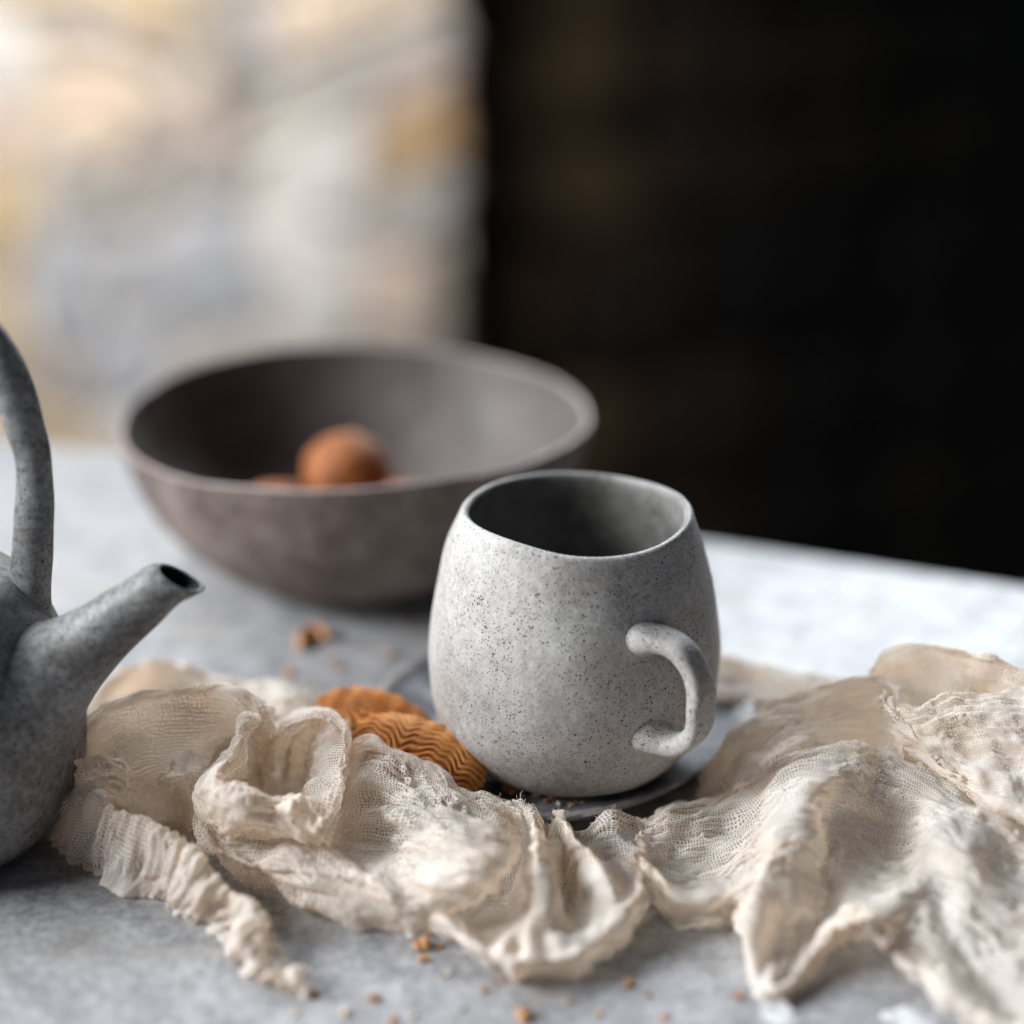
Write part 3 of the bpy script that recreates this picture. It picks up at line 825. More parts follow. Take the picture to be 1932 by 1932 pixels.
# --- sheet with two standing pleats that ends in the round hem below the mug
patch([[(905, 1500, 1.0), (945, 1508, 1.3), (985, 1514, 1.5), (1008, 1522, 1.5), (1030, 1556, .5), (1048, 1540, 1.2), (1066, 1536, 1.4), (1092, 1552, .9), (1125, 1534, 1.3), (1165, 1522, 1.4), (1192, 1540, .9), (1215, 1556, .5)],
       [(920, 1560, .8), (950, 1565, .8), (985, 1560, 1.0), (1012, 1560, 1.9), (1034, 1585, 1.2), (1052, 1562, 1.4), (1074, 1560, 1.9), (1102, 1582, 1.0), (1132, 1572, 1.0), (1164, 1568, 1.1), (1190, 1580, .9), (1212, 1590, .9)],
       [(925, 1620, .5), (955, 1625, .4), (990, 1600, 1.0), (1015, 1588, 2.1), (1042, 1600, 1.6), (1064, 1632, .4), (1082, 1594, 1.6), (1112, 1602, 1.8), (1140, 1614, 1.0), (1165, 1610, .8), (1188, 1612, .9), (1206, 1612, 1.2)],
       [(915, 1680, .35), (950, 1680, .3), (988, 1662, .7), (1012, 1642, 1.9), (1046, 1648, 1.6), (1072, 1690, .3), (1106, 1642, 1.3), (1140, 1642, 1.8), (1165, 1652, 1.4), (1182, 1655, 1.1), (1196, 1650, 1.1), (1206, 1640, 1.1)],
       [(880, 1720, .3), (930, 1734, .3), (980, 1722, .5), (1010, 1702, 1.5), (1046, 1706, 1.4), (1078, 1742, .35), (1122, 1712, .9), (1155, 1690, 1.5), (1180, 1690, 1.4), (1195, 1685, 1.3), (1204, 1678, 1.2), (1210, 1666, 1.2)],
       [(840, 1718, .9), (888, 1755, .9), (945, 1775, .8), (1000, 1760, 1.1), (1042, 1766, 1.1), (1085, 1780, .9), (1130, 1755, 1.1), (1165, 1728, 1.2), (1186, 1712, 1.3), (1198, 1704, 1.3), (1206, 1696, 1.2), (1214, 1684, 1.2)],
       [(822, 1722, .8), (872, 1764, 1.0), (935, 1794, 1.0), (1000, 1804, 1.05), (1045, 1804, 1.05), (1092, 1796, 1.0), (1136, 1772, 1.0), (1170, 1744, 1.0), (1190, 1728, 1.0), (1202, 1718, 1.0), (1210, 1710, 1.0), (1220, 1700, .9)],
       [(824, 1750, .1), (880, 1797, .1), (942, 1827, .1), (1003, 1838, .1), (1048, 1838, .1), (1094, 1828, .1), (1142, 1800, .1), (1178, 1768, .1), (1200, 1748, .1), (1212, 1736, .1), (1220, 1726, .12), (1230, 1715, .15)]],
      su=1.05, sv=1.10, hem=(6, 7), amp=0.0005, soft=0.06)
# --- the big right-hand sheet
patch([[(1205, 1552, .3), (1230, 1540, .4), (1265, 1522, .6), (1310, 1518, .5), (1370, 1512, .5), (1430, 1484, .9), (1500, 1440, 1.7), (1560, 1420, 2.1), (1640, 1404, 2.2), (1700, 1400, 2.0), (1765, 1425, 2.0), (1825, 1465, 1.9), (1885, 1500, 1.8), (1950, 1535, 1.8), (2020, 1570, 1.8)],
       [(1205, 1556, .5), (1230, 1545, .9), (1265, 1524, 1.3), (1310, 1520, 1.1), (1370, 1514, 1.0), (1430, 1482, 1.6), (1500, 1434, 2.5), (1560, 1412, 3.0), (1630, 1410, 3.1), (1680, 1432, 2.7), (1740, 1462, 2.6), (1800, 1500, 2.4), (1860, 1535, 2.2), (1930, 1570, 2.1), (2010, 1600, 2.1)],
       [(1200, 1585, .9), (1228, 1580, .9), (1265, 1575, .9), (1310, 1572, .9), (1375, 1560, .9), (1435, 1520, 1.8), (1490, 1478, 2.8), (1550, 1462, 3.1), (1610, 1468, 2.8), (1650, 1500, 2.0), (1710, 1525, 1.8), (1765, 1522, 2.5), (1830, 1552, 2.5), (1900, 1600, 1.9), (2000, 1640, 1.9)],
       [(1196, 1604, 1.2), (1226, 1612, .7), (1265, 1620, .6), (1310, 1618, .6), (1375, 1605, .8), (1432, 1570, 1.7), (1478, 1528, 2.7), (1532, 1515, 2.9), (1580, 1540, 1.9), (1630, 1570, 1.3), (1700, 1590, 1.2), (1762, 1568, 2.3), (1820, 1592, 2.5), (1900, 1650, 1.7), (2000, 1690, 1.7)],
       [(1196, 1615, 1.3), (1232, 1640, .8), (1268, 1660, .55), (1314, 1658, .5), (1376, 1648, .7), (1428, 1618, 1.6), (1468, 1580, 2.5), (1520, 1572, 2.6), (1568, 1605, 1.4), (1620, 1628, 1.2), (1690, 1640, 1.3), (1755, 1622, 1.8), (1815, 1648, 2.0), (1900, 1705, 1.5), (2000, 1740, 1.5)],
       [(1197, 1608, 1.5), (1236, 1642, 1.3), (1270, 1680, 1.1), (1318, 1694, 1.0), (1374, 1684, 1.1), (1420, 1660, 1.6), (1456, 1628, 2.2), (1504, 1628, 2.2), (1554, 1668, 1.0), (1612, 1676, 1.2), (1685, 1684, 1.5), (1750, 1675, 1.4), (1815, 1710, 1.5), (1900, 1765, 1.2), (2000, 1800, 1.2)],
       [(1194, 1625, 1.0), (1238, 1675, .8), (1278, 1714, .6), (1326, 1722, .6), (1374, 1700, .9), (1408, 1695, 1.5), (1440, 1680, 1.8), (1488, 1690, 1.6), (1545, 1720, .6), (1600, 1710, 1.2), (1668, 1720, 1.5), (1740, 1735, 1.1), (1810, 1775, 1.0), (1890, 1825, .9), (1990, 1860, .9)],
       [(1196, 1645, .4), (1242, 1704, .3), (1284, 1738, .25), (1330, 1738, .3), (1376, 1714, .6), (1398, 1730, 1.2), (1426, 1760, 1.1), (1470, 1775, .7), (1530, 1770, .5), (1582, 1740, 1.4), (1640, 1742, 1.6), (1715, 1785, .9), (1790, 1835, .7), (1870, 1880, .6), (1970, 1920, .6)],
       [(1200, 1662, .1), (1246, 1720, .1), (1288, 1754, .1), (1332, 1750, .1), (1378, 1726, .3), (1396, 1752, .8), (1414, 1830, .5), (1448, 1862, .5), (1520, 1822, .6), (1572, 1756, 1.2), (1630, 1752, 1.5), (1695, 1802, .9), (1765, 1862, .6), (1850, 1912, .5), (1950, 1960, .5)],
       [(1201, 1666, .08), (1247, 1726, .08), (1290, 1762, .08), (1334, 1757, .08), (1380, 1734, .2), (1396, 1770, .4), (1412, 1852, .1), (1446, 1886, .08), (1528, 1846, .1), (1584, 1778, .5), (1634, 1772, .9), (1690, 1822, .3), (1758, 1886, .1), (1842, 1938, .08), (1940, 1985, .08)]],
      su=1.04, sv=1.18, hem=(8, 9), amp=0.0007, wl=1.9, soft=0.055)
# --- standing fold beside the saucer
it = [(1322, 1508, .4), (1362, 1446, 1.3), (1392, 1390, 2.1), (1420, 1358, 2.5), (1475, 1325, 3.0), (1530, 1302, 3.4), (1580, 1284, 3.8), (1636, 1276, 4.0), (1668, 1280, 4.0), (1694, 1305, 3.8)]
patch([hid(it, .2, 8), it,
       [(1332, 1510, .5), (1388, 1455, 1.5), (1426, 1422, 2.1), (1456, 1398, 2.4), (1508, 1372, 2.7), (1560, 1354, 3.0), (1608, 1344, 3.1), (1648, 1344, 3.1), (1672, 1354, 3.1), (1692, 1372, 3.2)],
       [(1345, 1514, .6), (1398, 1484, 1.5), (1446, 1460, 2.0), (1486, 1438, 2.2), (1530, 1416, 2.3), (1578, 1404, 2.1), (1628, 1406, 1.9), (1658, 1414, 1.9), (1686, 1424, 2.2), (1706, 1432, 2.5)],
       [(1360, 1525, .4), (1410, 1510, .9), (1456, 1490, 1.2), (1496, 1470, 1.3), (1540, 1450, 1.2), (1585, 1440, 1.0), (1630, 1440, 1.0), (1660, 1445, 1.0), (1690, 1450, 1.2), (1720, 1460, 1.5)]],
      su=1.06, sv=1.12, hem=(1,), amp=0.0006, wl=1.6)
# --- upper right fold
patch([[(1672, 1296, 3.8), (1700, 1328, 3.8), (1740, 1322, 4.0), (1790, 1306, 4.2), (1850, 1298, 4.3), (1932, 1298, 4.3), (2010, 1302, 4.3)],
       [(1678, 1322, 3.9), (1708, 1352, 3.9), (1752, 1348, 4.0), (1802, 1338, 4.1), (1860, 1334, 4.2), (1936, 1336, 4.2), (2010, 1340, 4.2)],
       [(1684, 1352, 3.6), (1722, 1386, 3.6), (1768, 1388, 3.7), (1818, 1386, 3.7), (1874, 1386, 3.8), (1942, 1390, 3.8), (2010, 1398, 3.8)],
       [(1694, 1382, 3.2), (1738, 1418, 3.2), (1786, 1432, 3.2), (1836, 1444, 3.2), (1890, 1452, 3.2), (1950, 1460, 3.2), (2010, 1470, 3.2)],
       [(1704, 1408, 2.8), (1752, 1444, 2.7), (1798, 1474, 2.7), (1845, 1500, 2.6), (1894, 1520, 2.6), (1952, 1538, 2.6), (2010, 1550, 2.6)],
       [(1706, 1410, 2.0), (1754, 1444, 1.8), (1800, 1474, 1.7), (1848, 1498, 1.6), (1896, 1518, 1.6), (1954, 1536, 1.6), (2010, 1548, 1.6)]],
      su=1.05, sv=1.18, hem=(4,), amp=0.0008, wl=1.9)
kt = [(1648, 1276, 3.6), (1676, 1246, 4.2), (1716, 1232, 4.5), (1760, 1228, 4.6), (1805, 1236, 4.6), (1842, 1248, 4.5), (1880, 1252, 4.5), (1932, 1270, 4.3), (2005, 1288, 4.3)]
patch([hid(kt, .2, 10), kt,
       [(1656, 1290, 3.3), (1690, 1272, 3.7), (1728, 1264, 3.9), (1768, 1262, 4.0), (1810, 1268, 4.0), (1846, 1276, 3.9), (1884, 1280, 3.9), (1934, 1290, 3.8), (2005, 1300, 3.8)],
       [(1666, 1312, 2.7), (1706, 1330, 2.9), (1742, 1334, 3.0), (1780, 1328, 3.0), (1820, 1322, 3.0), (1856, 1316, 3.0), (1892, 1312, 3.0), (1938, 1312, 3.0), (2005, 1316, 3.0)]],
      su=1.08, sv=1.08, hem=(), amp=0.0009)
# --- cloth behind the mug
lt = [(1290, 1262, 1.0), (1335, 1242, 1.7), (1385, 1238, 1.8), (1435, 1250, 1.7), (1485, 1264, 1.6), (1535, 1275, 1.5), (1595, 1290, 1.4), (1660, 1300, 1.2)]
patch([hid(lt, .1, 8), lt,
       [(1295, 1292, .8), (1340, 1280, 1.3), (1390, 1278, 1.3), (1440, 1290, 1.2), (1490, 1302, 1.2), (1540, 1310, 1.2), (1600, 1322, 1.0), (1665, 1330, 1.0)],
       [(1310, 1330, .3), (1360, 1328, .8), (1410, 1332, .9), (1455, 1335, .8), (1505, 1335, .6), (1550, 1340, .5), (1605, 1350, .4), (1665, 1360, .4)],
       [(1320, 1350, .1), (1375, 1352, .2), (1425, 1358, .2), (1465, 1360, .2), (1510, 1360, .1), (1555, 1365, .1), (1610, 1370, .1), (1665, 1380, .1)]],
      su=1.14, sv=1.08, amp=0.0009)

patch([[(250, 1455, .3), (340, 1440, .3), (430, 1425, .4), (520, 1400, .6), (600, 1405, .6), (680, 1430, .4)],
       [(250, 1500, .25), (340, 1490, .3), (430, 1480, .4), (520, 1470, .5), (600, 1480, .5), (680, 1500, .4)],
       [(260, 1545, .2), (345, 1540, .3), (430, 1540, .5), (520, 1530, .6), (600, 1540, .5), (680, 1560, .4)],
       [(330, 1590, .15), (390, 1590, .2), (450, 1595, .3), (530, 1600, .4), (610, 1610, .4), (690, 1630, .3)]], su=1.12, sv=1.1, wl=1.3)
STEP = 0.0006
def grid_noise(n, m, s, seed, s2=None):
    """smooth random field: bilinear/cubic upsampled white noise, s cells per sample"""
    r = np.random.RandomState(seed)
    a, b = max(4, int(n / s) + 4), max(4, int(m / (s2 or s)) + 4)
    g = r.randn(a, b)
    x = np.linspace(1, a - 2.001, n); y = np.linspace(1, b - 2.001, m)
    def cub(g, x):
        i = x.astype(int); f = (x - i)[:, None]
        p0, p1, p2, p3 = g[i - 1], g[i], g[i + 1], g[np.minimum(i + 2, g.shape[0] - 1)]
        return p1 + 0.5 * f * (p2 - p0 + f * (2*p0 - 5*p1 + 4*p2 - p3 + f * (3*(p1 - p2) + p3 - p0)))
    return cub(cub(g, x).T, y).T
def normals(Q):
    du = np.gradient(Q, axis=1); dv = np.gradient(Q, axis=0)
    n_ = np.cross(du, dv); return n_ / (np.linalg.norm(n_, axis=2, keepdims=True) + 1e-12)
def relax(Q0, su, sv, seed, amp, soft):
    """buckle the loft: its threads are longer than the room they have"""
    nv, nu = Q0.shape[:2]
    lu = np.linalg.norm(np.diff(Q0, axis=1), axis=2); lv = np.linalg.norm(np.diff(Q0, axis=0), axis=2)
    # uneven gathering
    su, sv = 1 + (su - 1) * 0.6, 1 + (sv - 1) * 0.6
    gu = 1 + (su - 1) * np.clip(1 + 0.7 * grid_noise(nv, nu - 1, 14, seed), 0.1, 2.2)
    gv = 1 + (sv - 1) * np.clip(1 + 0.7 * grid_noise(nv - 1, nu, 14, seed + 1), 0.1, 2.2)
    lu = lu * gu; lv = lv * gv
    N = normals(Q0)
    Q = Q0 + N * ((grid_noise(nv, nu, 2.2, seed + 2) * amp + grid_noise(nv, nu, 6, seed + 3) * amp * 0.9)[..., None])
    b_u = np.linalg.norm(Q0[:, 2:] - Q0[:, :-2], axis=2) * (1 + (su - 1) * 0.55); b_v = np.linalg.norm(Q0[2:] - Q0[:-2], axis=2) * (1 + (sv - 1) * 0.55)
    def con(Q, C, a, b, L, kk):
        d = Q[b] - Q[a]; l = np.linalg.norm(d, axis=2) + 1e-12
        c = d * (((l - L) / l) * 0.5 * kk)[..., None]
        C[a] += c; C[b] -= c
    s_ = slice
    A = (s_(None), s_(None, -1)); B = (s_(None), s_(1, None))
    A2 = (s_(None, -1), s_(None)); B2 = (s_(1, None), s_(None))
    A3 = (s_(None), s_(None, -2)); B3 = (s_(None), s_(2, None))
    A4 = (s_(None, -2), s_(None)); B4 = (s_(2, None), s_(None))
    for it_ in range(90):
        C = np.zeros_like(Q)
        con(Q, C, A, B, lu, 0.45); con(Q, C, A2, B2, lv, 0.45)
        if nu > 4: con(Q, C, A3, B3, b_u, 0.16)
        if nv > 4: con(Q, C, A4, B4, b_v, 0.16)
        C += (Q0 - Q) * soft
        Q = Q + C * 0.8
        Q[..., 2] = np.maximum(Q[..., 2], 0.0007)
    return Q
SAUR = 0.060
allv, allf, alluv, allhem, patch_index = [], [], [], [], []
off = 0
for pi, pt in enumerate(patches):
    R = np.array([[tuple(q) if isinstance(q, Vector) else tuple(P(*q)) for q in row] for row in pt['rows']])     # rows x pts x 3
    nr_, np_ = R.shape[:2]
    ch = np.linalg.norm(np.diff(R, axis=1), axis=2)
    tu = np.concatenate([[0], np.cumsum(np.maximum(ch.mean(0), 0.002))])
    cv = np.linalg.norm(np.diff(R, axis=0), axis=2)
    tv = np.concatenate([[0], np.cumsum(np.maximum(cv.mean(1), 0.0015))])
    nu = int(max(tu[-1], ch.sum(1).max()) / STEP) + 2; nv = int(tv[-1] / STEP) + 2
    X = np.stack([spline(R[i], nu, tu) for i in range(nr_)])              # rows x nu x 3
    Q0 = np.stack([spline(X[:, j], nv, tv) for j in range(nu)], axis=1)    # nv x nu x 3
    Q0[..., 2] = np.maximum(Q0[..., 2], 0.0007)
    # soft secondary undulation so that long ridges are not ruler-smooth
    N = normals(Q0)
    Q0 = Q0 + N * (grid_noise(nv, nu, 22, 100 + pi) * 0.0011 + grid_noise(nv, nu, 11, 130 + pi) * 0.0006)[..., None]
    # ragged outer edge
    Q = relax(Q0, pt['su'], pt['sv'], 10 * pi + 5, pt['amp'], pt['soft'])
    # crepe: irregular sharp creases, long along 'cr', bunched in drifts
    N = normals(Q)
    a_, b_ = (3.0, 26.0) if pt['cr'] == 'u' else (26.0, 3.0)
    a2_, b2_ = (6.5, 42.0) if pt['cr'] == 'u' else (42.0, 6.5)
    fold = grid_noise(nv, nu, a2_, 500 + pi, b2_); fold2 = grid_noise(nv, nu, 9, 530 + pi)
    Nw = 1
    n1 = grid_noise(nv, nu, a_, 300 + pi, b_); n2 = grid_noise(nv, nu, a_ * 1.6, 330 + pi, b_ * 1.3); n3 = grid_noise(nv, nu, 3.6, 360 + pi)
    cre = (1 - np.minimum(1, np.abs(n1 + 0.14 * n3) * 0.9)) ** 1.4 * 1.0 + (1 - np.minimum(1, np.abs(n2 - 0.12 * n3) * 0.8)) ** 1.5 * 1.3 + 0.14 * n3
    dr = np.clip(0.75 + 0.45 * grid_noise(nv, nu, 20, 390 + pi), 0.25, 1.6)
    Q = Q + N * ((cre - 0.9) * dr * 0.00066 * pt['wl'] + fold * 0.00028 * min(1.4, pt['wl']) + fold2 * 0.0002)[..., None]
    Q[..., 2] = np.maximum(Q[..., 2], 0.0005)
    # frilled outer edges
    dv_ = np.gradient(Q, axis=0); dv_ /= np.linalg.norm(dv_, axis=2, keepdims=True) + 1e-9
    for edge in (0, 1):
        kk_ = np.arange(nv) if edge == 0 else nv - 1 - np.arange(nv)
        fall = np.exp(-kk_ * STEP / 0.0028)[:, None]
        f1 = grid_noise(3, nu, 1.0, 410 + pi * 2 + edge, 3.0)[1]; f2 = grid_noise(3, nu, 1.0, 470 + pi * 2 + edge, 5.5)[1]
        Q = Q + dv_ * (fall * f1[None, :] * 0.0003)[..., None] + N * (fall * f2[None, :] * 0.0006)[..., None]
    Q[..., 2] = np.maximum(Q[..., 2], 0.0005)
    # keep it above the saucer
    dx = Q[..., 0] - SAU.x; dy = Q[..., 1] - SAU.y
    rr = np.hypot(dx, dy)
    lift = np.clip((SAUR + 0.002 - rr) / 0.004, 0, 1)
    Q[..., 2] = np.maximum(Q[..., 2], 0.0007 + lift * 0.0095)
    us = np.concatenate([[0], np.cumsum(np.linalg.norm(np.diff(Q, axis=1), axis=2).mean(0))])
    vsn = np.concatenate([[0], np.cumsum(np.linalg.norm(np.diff(Q, axis=0), axis=2).mean(1))])
    hem = np.zeros((nv, nu))
    for hrow in pt['hem']:
        kpos = tv[hrow] / tv[-1] * (nv - 1)
        dd = np.abs(np.arange(nv) - kpos) * STEP
        hem = np.maximum(hem, np.clip(1.4 - dd / 0.0022, 0, 1)[:, None])
    idx = off + np.arange(nv * nu).reshape(nv, nu)
    allv.append(Q.reshape(-1, 3)); allhem.append(hem.reshape(-1))
    alluv.append(np.stack(np.broadcast_arrays(us[None, :] + pi * 0.37, vsn[:, None] + pi * 0.53), axis=2).reshape(-1, 2))
    allf.append(np.stack([idx[:-1, :-1], idx[:-1, 1:], idx[1:, 1:], idx[1:, :-1]], axis=2).reshape(-1, 4))
    patch_index.append((off, nv, nu))
    off += nv * nu
V = np.concatenate(allv); F = np.concatenate(allf); UV = np.concatenate(alluv); HM = np.concatenate(allhem)
cm_ = bpy.data.meshes.new('gauze_cloth')
cm_.vertices.add(len(V)); cm_.vertices.foreach_set('co', V.astype(np.float32).ravel())
cm_.loops.add(F.size); cm_.loops.foreach_set('vertex_index', F.astype(np.int32).ravel())
cm_.polygons.add(len(F)); cm_.polygons.foreach_set('loop_start', np.arange(0, F.size, 4, dtype=np.int32))
cm_.polygons.foreach_set('loop_total', np.full(len(F), 4, dtype=np.int32))
cm_.update(calc_edges=True)
uvl = cm_.uv_layers.new(name='weave')
uvl.data.foreach_set('uv', UV[F.ravel()].astype(np.float32).ravel())
at_ = cm_.attributes.new('hem', 'FLOAT', 'POINT'); at_.data.foreach_set('value', HM.astype(np.float32))
cm_.validate()
print('cloth verts', len(V))

k = NT('cotton gauze')
uv = k.add('ShaderNodeUVMap', uv_map='weave').outputs[0]
wn = k.add('ShaderNodeTexNoise'); wn.inputs['Scale'].default_value = 260; wn.inputs['Detail'].default_value = 1
k.l.new(uv, wn.inputs['Vector'])
wv = k.add('ShaderNodeVectorMath', operation='MULTIPLY_ADD')
k.l.new(wn.outputs['Color'], wv.inputs[0]); wv.inputs[1].default_value = (0.0015, 0.0015, 0)
wn2 = k.add('ShaderNodeTexNoise'); wn2.inputs['Scale'].default_value = 70; wn2.inputs['Detail'].default_value = 0
k.l.new(uv, wn2.inputs['Vector'])
wv2 = k.add('ShaderNodeVectorMath', operation='MULTIPLY_ADD')
k.l.new(wn2.outputs['Color'], wv2.inputs[0]); wv2.inputs[1].default_value = (0.006, 0.006, 0); k.l.new(uv, wv2.inputs[2])
k.l.new(wv2.outputs[0], wv.inputs[2])
sx = k.add('ShaderNodeSeparateXYZ'); k.l.new(wv.outputs[0], sx.inputs[0])
PIT = 0.00098
def thread(s):
    f = k.math('FRACT', k.math('MULTIPLY', s, 1 / PIT))
    return k.math('MULTIPLY', k.math('ABSOLUTE', k.math('SUBTRACT', f, 0.5)), 2.0)   # 0 mid-gap .. 1 thread centre
tx, ty = thread(sx.outputs[0]), thread(sx.outputs[1])
dens = k.noise(38, 2, 0.6, vec=uv)
th = k.ramp(dens, [(0.38, 0.62), (0.50, 0.46), (0.62, 0.33)])          # thread where t > th
a1 = k.math('MULTIPLY', k.math('SUBTRACT', tx, th), 7.0, clamp=True)
a2 = k.math('MULTIPLY', k.math('SUBTRACT', ty, th), 7.0, clamp=True)
alpha = k.math('MAXIMUM', a1, a2)
alpha = k.math('MAXIMUM', alpha, 0.22)
hm = k.add('ShaderNodeAttribute', attribute_name='hem')
alpha = k.math('MAXIMUM', alpha, hm.outputs['Fac'], clamp=True)
mott = k.noise(45, 2, 0.6, vec=uv)
col = k.ramp(mott, [(0.30, (0.865, 0.775, 0.675)), (0.50, (0.91, 0.848, 0.772)), (0.70, (0.925, 0.885, 0.832))])
col = k.mix(k.math('MULTIPLY', hm.outputs['Fac'], 0.7), col, (0.92, 0.87, 0.81))
dif = k.add('ShaderNodeBsdfDiffuse'); k.l.new(col, dif.inputs['Color'])
trl = k.add('ShaderNodeBsdfTranslucent'); k.l.new(k.mix(1.0, col, (1.0, 0.855, 0.70), 'MULTIPLY'), trl.inputs['Color'])
mx = k.add('ShaderNodeMixShader'); mx.inputs[0].default_value = 0.42
k.l.new(dif.outputs[0], mx.inputs[1]); k.l.new(trl.outputs[0], mx.inputs[2])
tr = k.add('ShaderNodeBsdfTransparent')
m2 = k.add('ShaderNodeMixShader'); k.l.new(alpha, m2.inputs[0]); k.l.new(tr.outputs[0], m2.inputs[1]); k.l.new(mx.outputs[0], m2.inputs[2])
k.l.new(m2.outputs[0], k.out.inputs['Surface'])
cloth = link('gauze_cloth', cm_, k.m)
tag(cloth, 'crumpled beige open-weave cotton gauze cloth lying around the saucer', 'cloth')


# ------------------------------------------------------------------ crumbs
def crumb_mesh(seed, r):
    bm = bmesh.new(); bmesh.ops.create_icosphere(bm, subdivisions=2, radius=1)
    for v_ in bm.verts:
        c = v_.co.normalized()
        d = 1 + 0.75 * nz(c.x, c.y, c.z, 1.5, seed) + 0.55 * nz(c.x, c.y, c.z, 3.4, seed + 3)
        v_.co = Vector((c.x * r * d, c.y * r * d, c.z * r * d * 0.72))
    me = bpy.data.meshes.new('crumb'); bm.to_mesh(me); bm.free()
    return me
def crumb(px, py, r, label, group, i, h=0.0, mat='crumb'):
    o = link('biscuit_crumb' if mat != 'flake' else 'white_flake', crumb_mesh(i * 1.9 + 0.3, r), M[mat], smooth=False)
    q = P(px, py, h); q.z = h * 0.01 + r * 0.45
    o.location = q; o.rotation_euler = (0, 0, i * 1.1)
    tag(o, label, 'crumb' if mat != 'flake' else 'flake', group)
    return o
G1 = 'biscuit crumbs on the bare table in front'
front = [(800, 1788, 0.0023, 'largest golden crumb on the table below the middle hem'), (798, 1812, 0.0013, 'tiny crumb just below the largest golden crumb'),
         (705, 1886, 0.0015, 'small orange crumb left of centre near the bottom edge'), (990, 1920, 0.0021, 'orange crumb at the bottom edge below the middle hem'),
         (592, 1877, 0.0014, 'crumb beside the tip of the cloth tongue'), (1186, 1860, 0.0014, 'pale brown crumb between the two lowest hem loops'),
         (1255, 1922, 0.0011, 'faint brown crumb near the bottom right of the middle'), (1392, 1882, 0.0012, 'crumb touching the drooping hem point at right'),
         (830, 1790, 0.0009, None), (650, 1915, 0.0013, None), (742, 1928, 0.0012, None), (780, 1918, 0.0010, None), (915, 1870, 0.0009, None),
         (1070, 1890, 0.0009, None), (950, 1850, 0.0008, None), (870, 1905, 0.0008, None), (1130, 1915, 0.0009, None), (560, 1915, 0.0009, None),
         (1222, 1880, 0.0008, None), (845, 1840, 0.0008, None)]
for i, (px, py, r, lab) in enumerate(front):
    crumb(px, py, r, lab or 'tiny faint crumb scattered on the bare table in front', G1, i, mat='crumb' if lab else ('pale_crumb' if i % 2 else 'crumb'))
G2 = 'biscuit crumbs on the table before the bowl'
back = [(545, 1274, 0.0018, 'crumb at the back hem of the cloth below the bowl'), (640, 1262, 0.0012, None), (735, 1140 + 95, 0.0013, None), (810, 1270, 0.0014, 'crumb beside the saucer rim at left of the mug'),
        (765, 1180, 0.0012, None), (625, 1240, 0.0010, None), (700, 1225, 0.0010, None)]
for i, (px, py, r, lab) in enumerate(back):
    crumb(px, py, r, lab or 'tiny blurred crumb between the bowl and the cloth', G2, i + 40)
# curved broken piece in front of the bowl
arc = [P(566, 1220, 0.22), P(571, 1202, 0.26), P(590, 1190, 0.28), P(610, 1193, 0.26), P(618, 1204, 0.22)]
av, af = sweep('piece', [Vector(q) for q in spline([tuple(q) for q in arc], 24)], [(0.0021 * (0.6 + 0.4 * math.sin(math.pi * i / 23)), 0.0024 * (0.6 + 0.4 * math.sin(math.pi * i / 23))) for i in range(24)], 14)
av = [q + Vector((nz(q.x, q.y, q.z, 350, 1), nz(q.x, q.y, q.z, 350, 4), nz(q.x, q.y, q.z, 350, 9))) * 0.0016 for q in av]
pc = link('biscuit_piece', mesh('biscuit_piece', av, af), M['crumb'])
tag(pc, 'curved broken bit of biscuit on the table before the bowl', 'crumb')
G3 = 'biscuit crumbs on the saucer'
on_s = [(965, 1493, 0.0026, 'largest biscuit crumb on the saucer below the mug'), (1012, 1500, 0.0013, None), (1043, 1503, 0.0020, 'second largest crumb on the saucer below the mug'), (1085, 1505, 0.0011, None),
        (1055, 1519, 0.0009, None), (1078, 1522, 0.0009, None), (1030, 1513, 0.0008, None), (985, 1503, 0.0008, None), (1100, 1515, 0.0007, None)]
for i, (px, py, r, lab) in enumerate(on_s):
    crumb(px, py, r, lab or 'tiny crumb on the saucer in front of the mug', G3, i + 70, h=0.62, mat='crumb' if i % 3 != 1 else 'pale_crumb')
G4 = 'white flakes at the bottom right'
for i, (px, py, r, lab) in enumerate([(1470, 1915, 0.0050, 'left one of the two white flakes at the bottom right corner'), (1715, 1935, 0.0052, 'right one of the two white flakes at the bottom right corner')]):
    o = crumb(px, py, r, lab, G4, i + 90, mat='flake'); o.scale = (1.25, 0.95, 0.3); o.location.z = r * 0.12

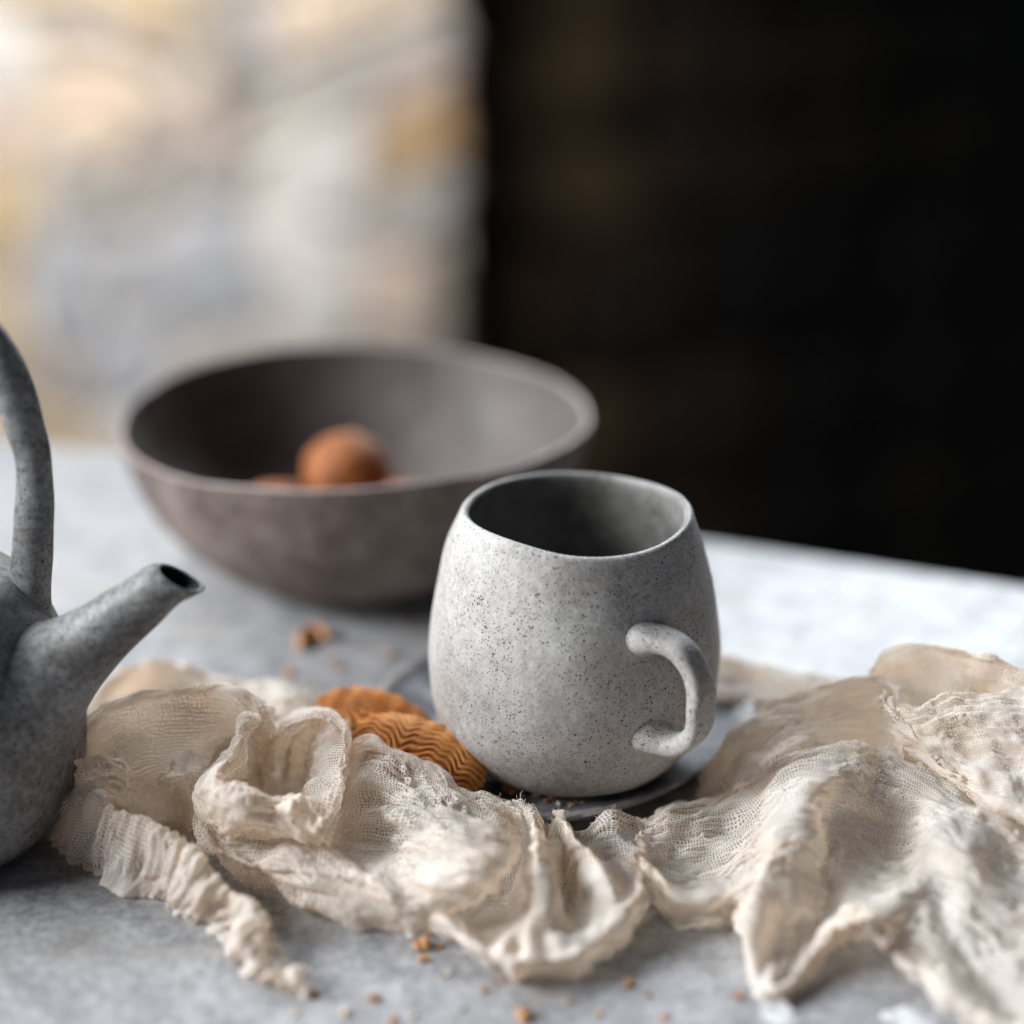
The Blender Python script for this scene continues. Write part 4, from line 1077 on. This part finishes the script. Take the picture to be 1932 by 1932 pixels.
# fine biscuit dust on the table, too small to count
rs = np.random.RandomState(11)
dv2, df2 = [], []
for i in range(420):
    if i < 300: px, py = rs.uniform(480, 1400), rs.uniform(1770, 1960)
    else: px, py = rs.uniform(480, 860), rs.uniform(1170, 1290)
    q = P(px, py, 0); r = 0.00012 + 0.00032 * rs.rand() ** 2
    b0 = len(dv2)
    for dx_, dy_, dz_ in ((1, 0, .3), (-.6, .8, .3), (-.5, -.9, .3), (0.1, 0, 1.2)):
        dv2.append((q.x + dx_ * r * rs.uniform(.6, 1.3), q.y + dy_ * r * rs.uniform(.6, 1.3), 0.0002 + dz_ * r))
    df2 += [(b0, b0 + 1, b0 + 3), (b0 + 1, b0 + 2, b0 + 3), (b0 + 2, b0, b0 + 3)]
dust = link('biscuit_dust', mesh('biscuit_dust', dv2, df2), M['crumb'], smooth=False)
tag(dust, 'fine golden biscuit dust strewn over the table', 'dust', kind='stuff')
# loose threads along the cloth's edges
rs = np.random.RandomState(5)
tv_, tf_ = [], []
for start, nv_, nu_ in patch_index:
    for edge in (0, 1):
        row = V[start + (0 if edge == 0 else (nv_ - 1) * nu_): start + (0 if edge == 0 else (nv_ - 1) * nu_) + nu_]
        inn = V[start + (2 if edge == 0 else nv_ - 3) * nu_: start + (2 if edge == 0 else nv_ - 3) * nu_ + nu_]
        for j in range(2, nu_ - 2, 3):
            if rs.rand() > 0.6: continue
            p0 = Vector(row[j]); out = (p0 - Vector(inn[j]))
            if out.length < 1e-6: continue
            out.normalize()
            L_ = 0.0008 + 0.0022 * rs.rand() ** 2
            d1 = (out + Vector(rs.randn(3)) * 0.6).normalized(); d2 = (d1 + Vector(rs.randn(3)) * 0.7).normalized()
            pts = [p0 - out * 0.0004, p0 + d1 * L_ * 0.5, p0 + d1 * L_ * 0.5 + d2 * L_ * 0.5]
            if min(q.z for q in pts) < 0.0003: continue
            sd_ = d1.cross(Vector((0.3, 0.5, 0.8))).normalized(); up_ = d1.cross(sd_)
            b0 = len(tv_); rr0 = 0.00006
            for q in pts:
                for aa in (0, 2.09, 4.19): tv_.append(q + (sd_ * math.cos(aa) + up_ * math.sin(aa)) * rr0)
            for t_ in range(2):
                for e_ in range(3):
                    e2 = (e_ + 1) % 3
                    tf_.append((b0 + t_*3 + e_, b0 + t_*3 + e2, b0 + t_*3 + 3 + e2, b0 + t_*3 + 3 + e_))
k = NT('loose cotton')
fz = link('loose_threads', mesh('loose_threads', tv_, tf_), k.fin((0.86, 0.80, 0.73), 0.9, None, 0.1), cloth)
tag(fz, kind='stuff')
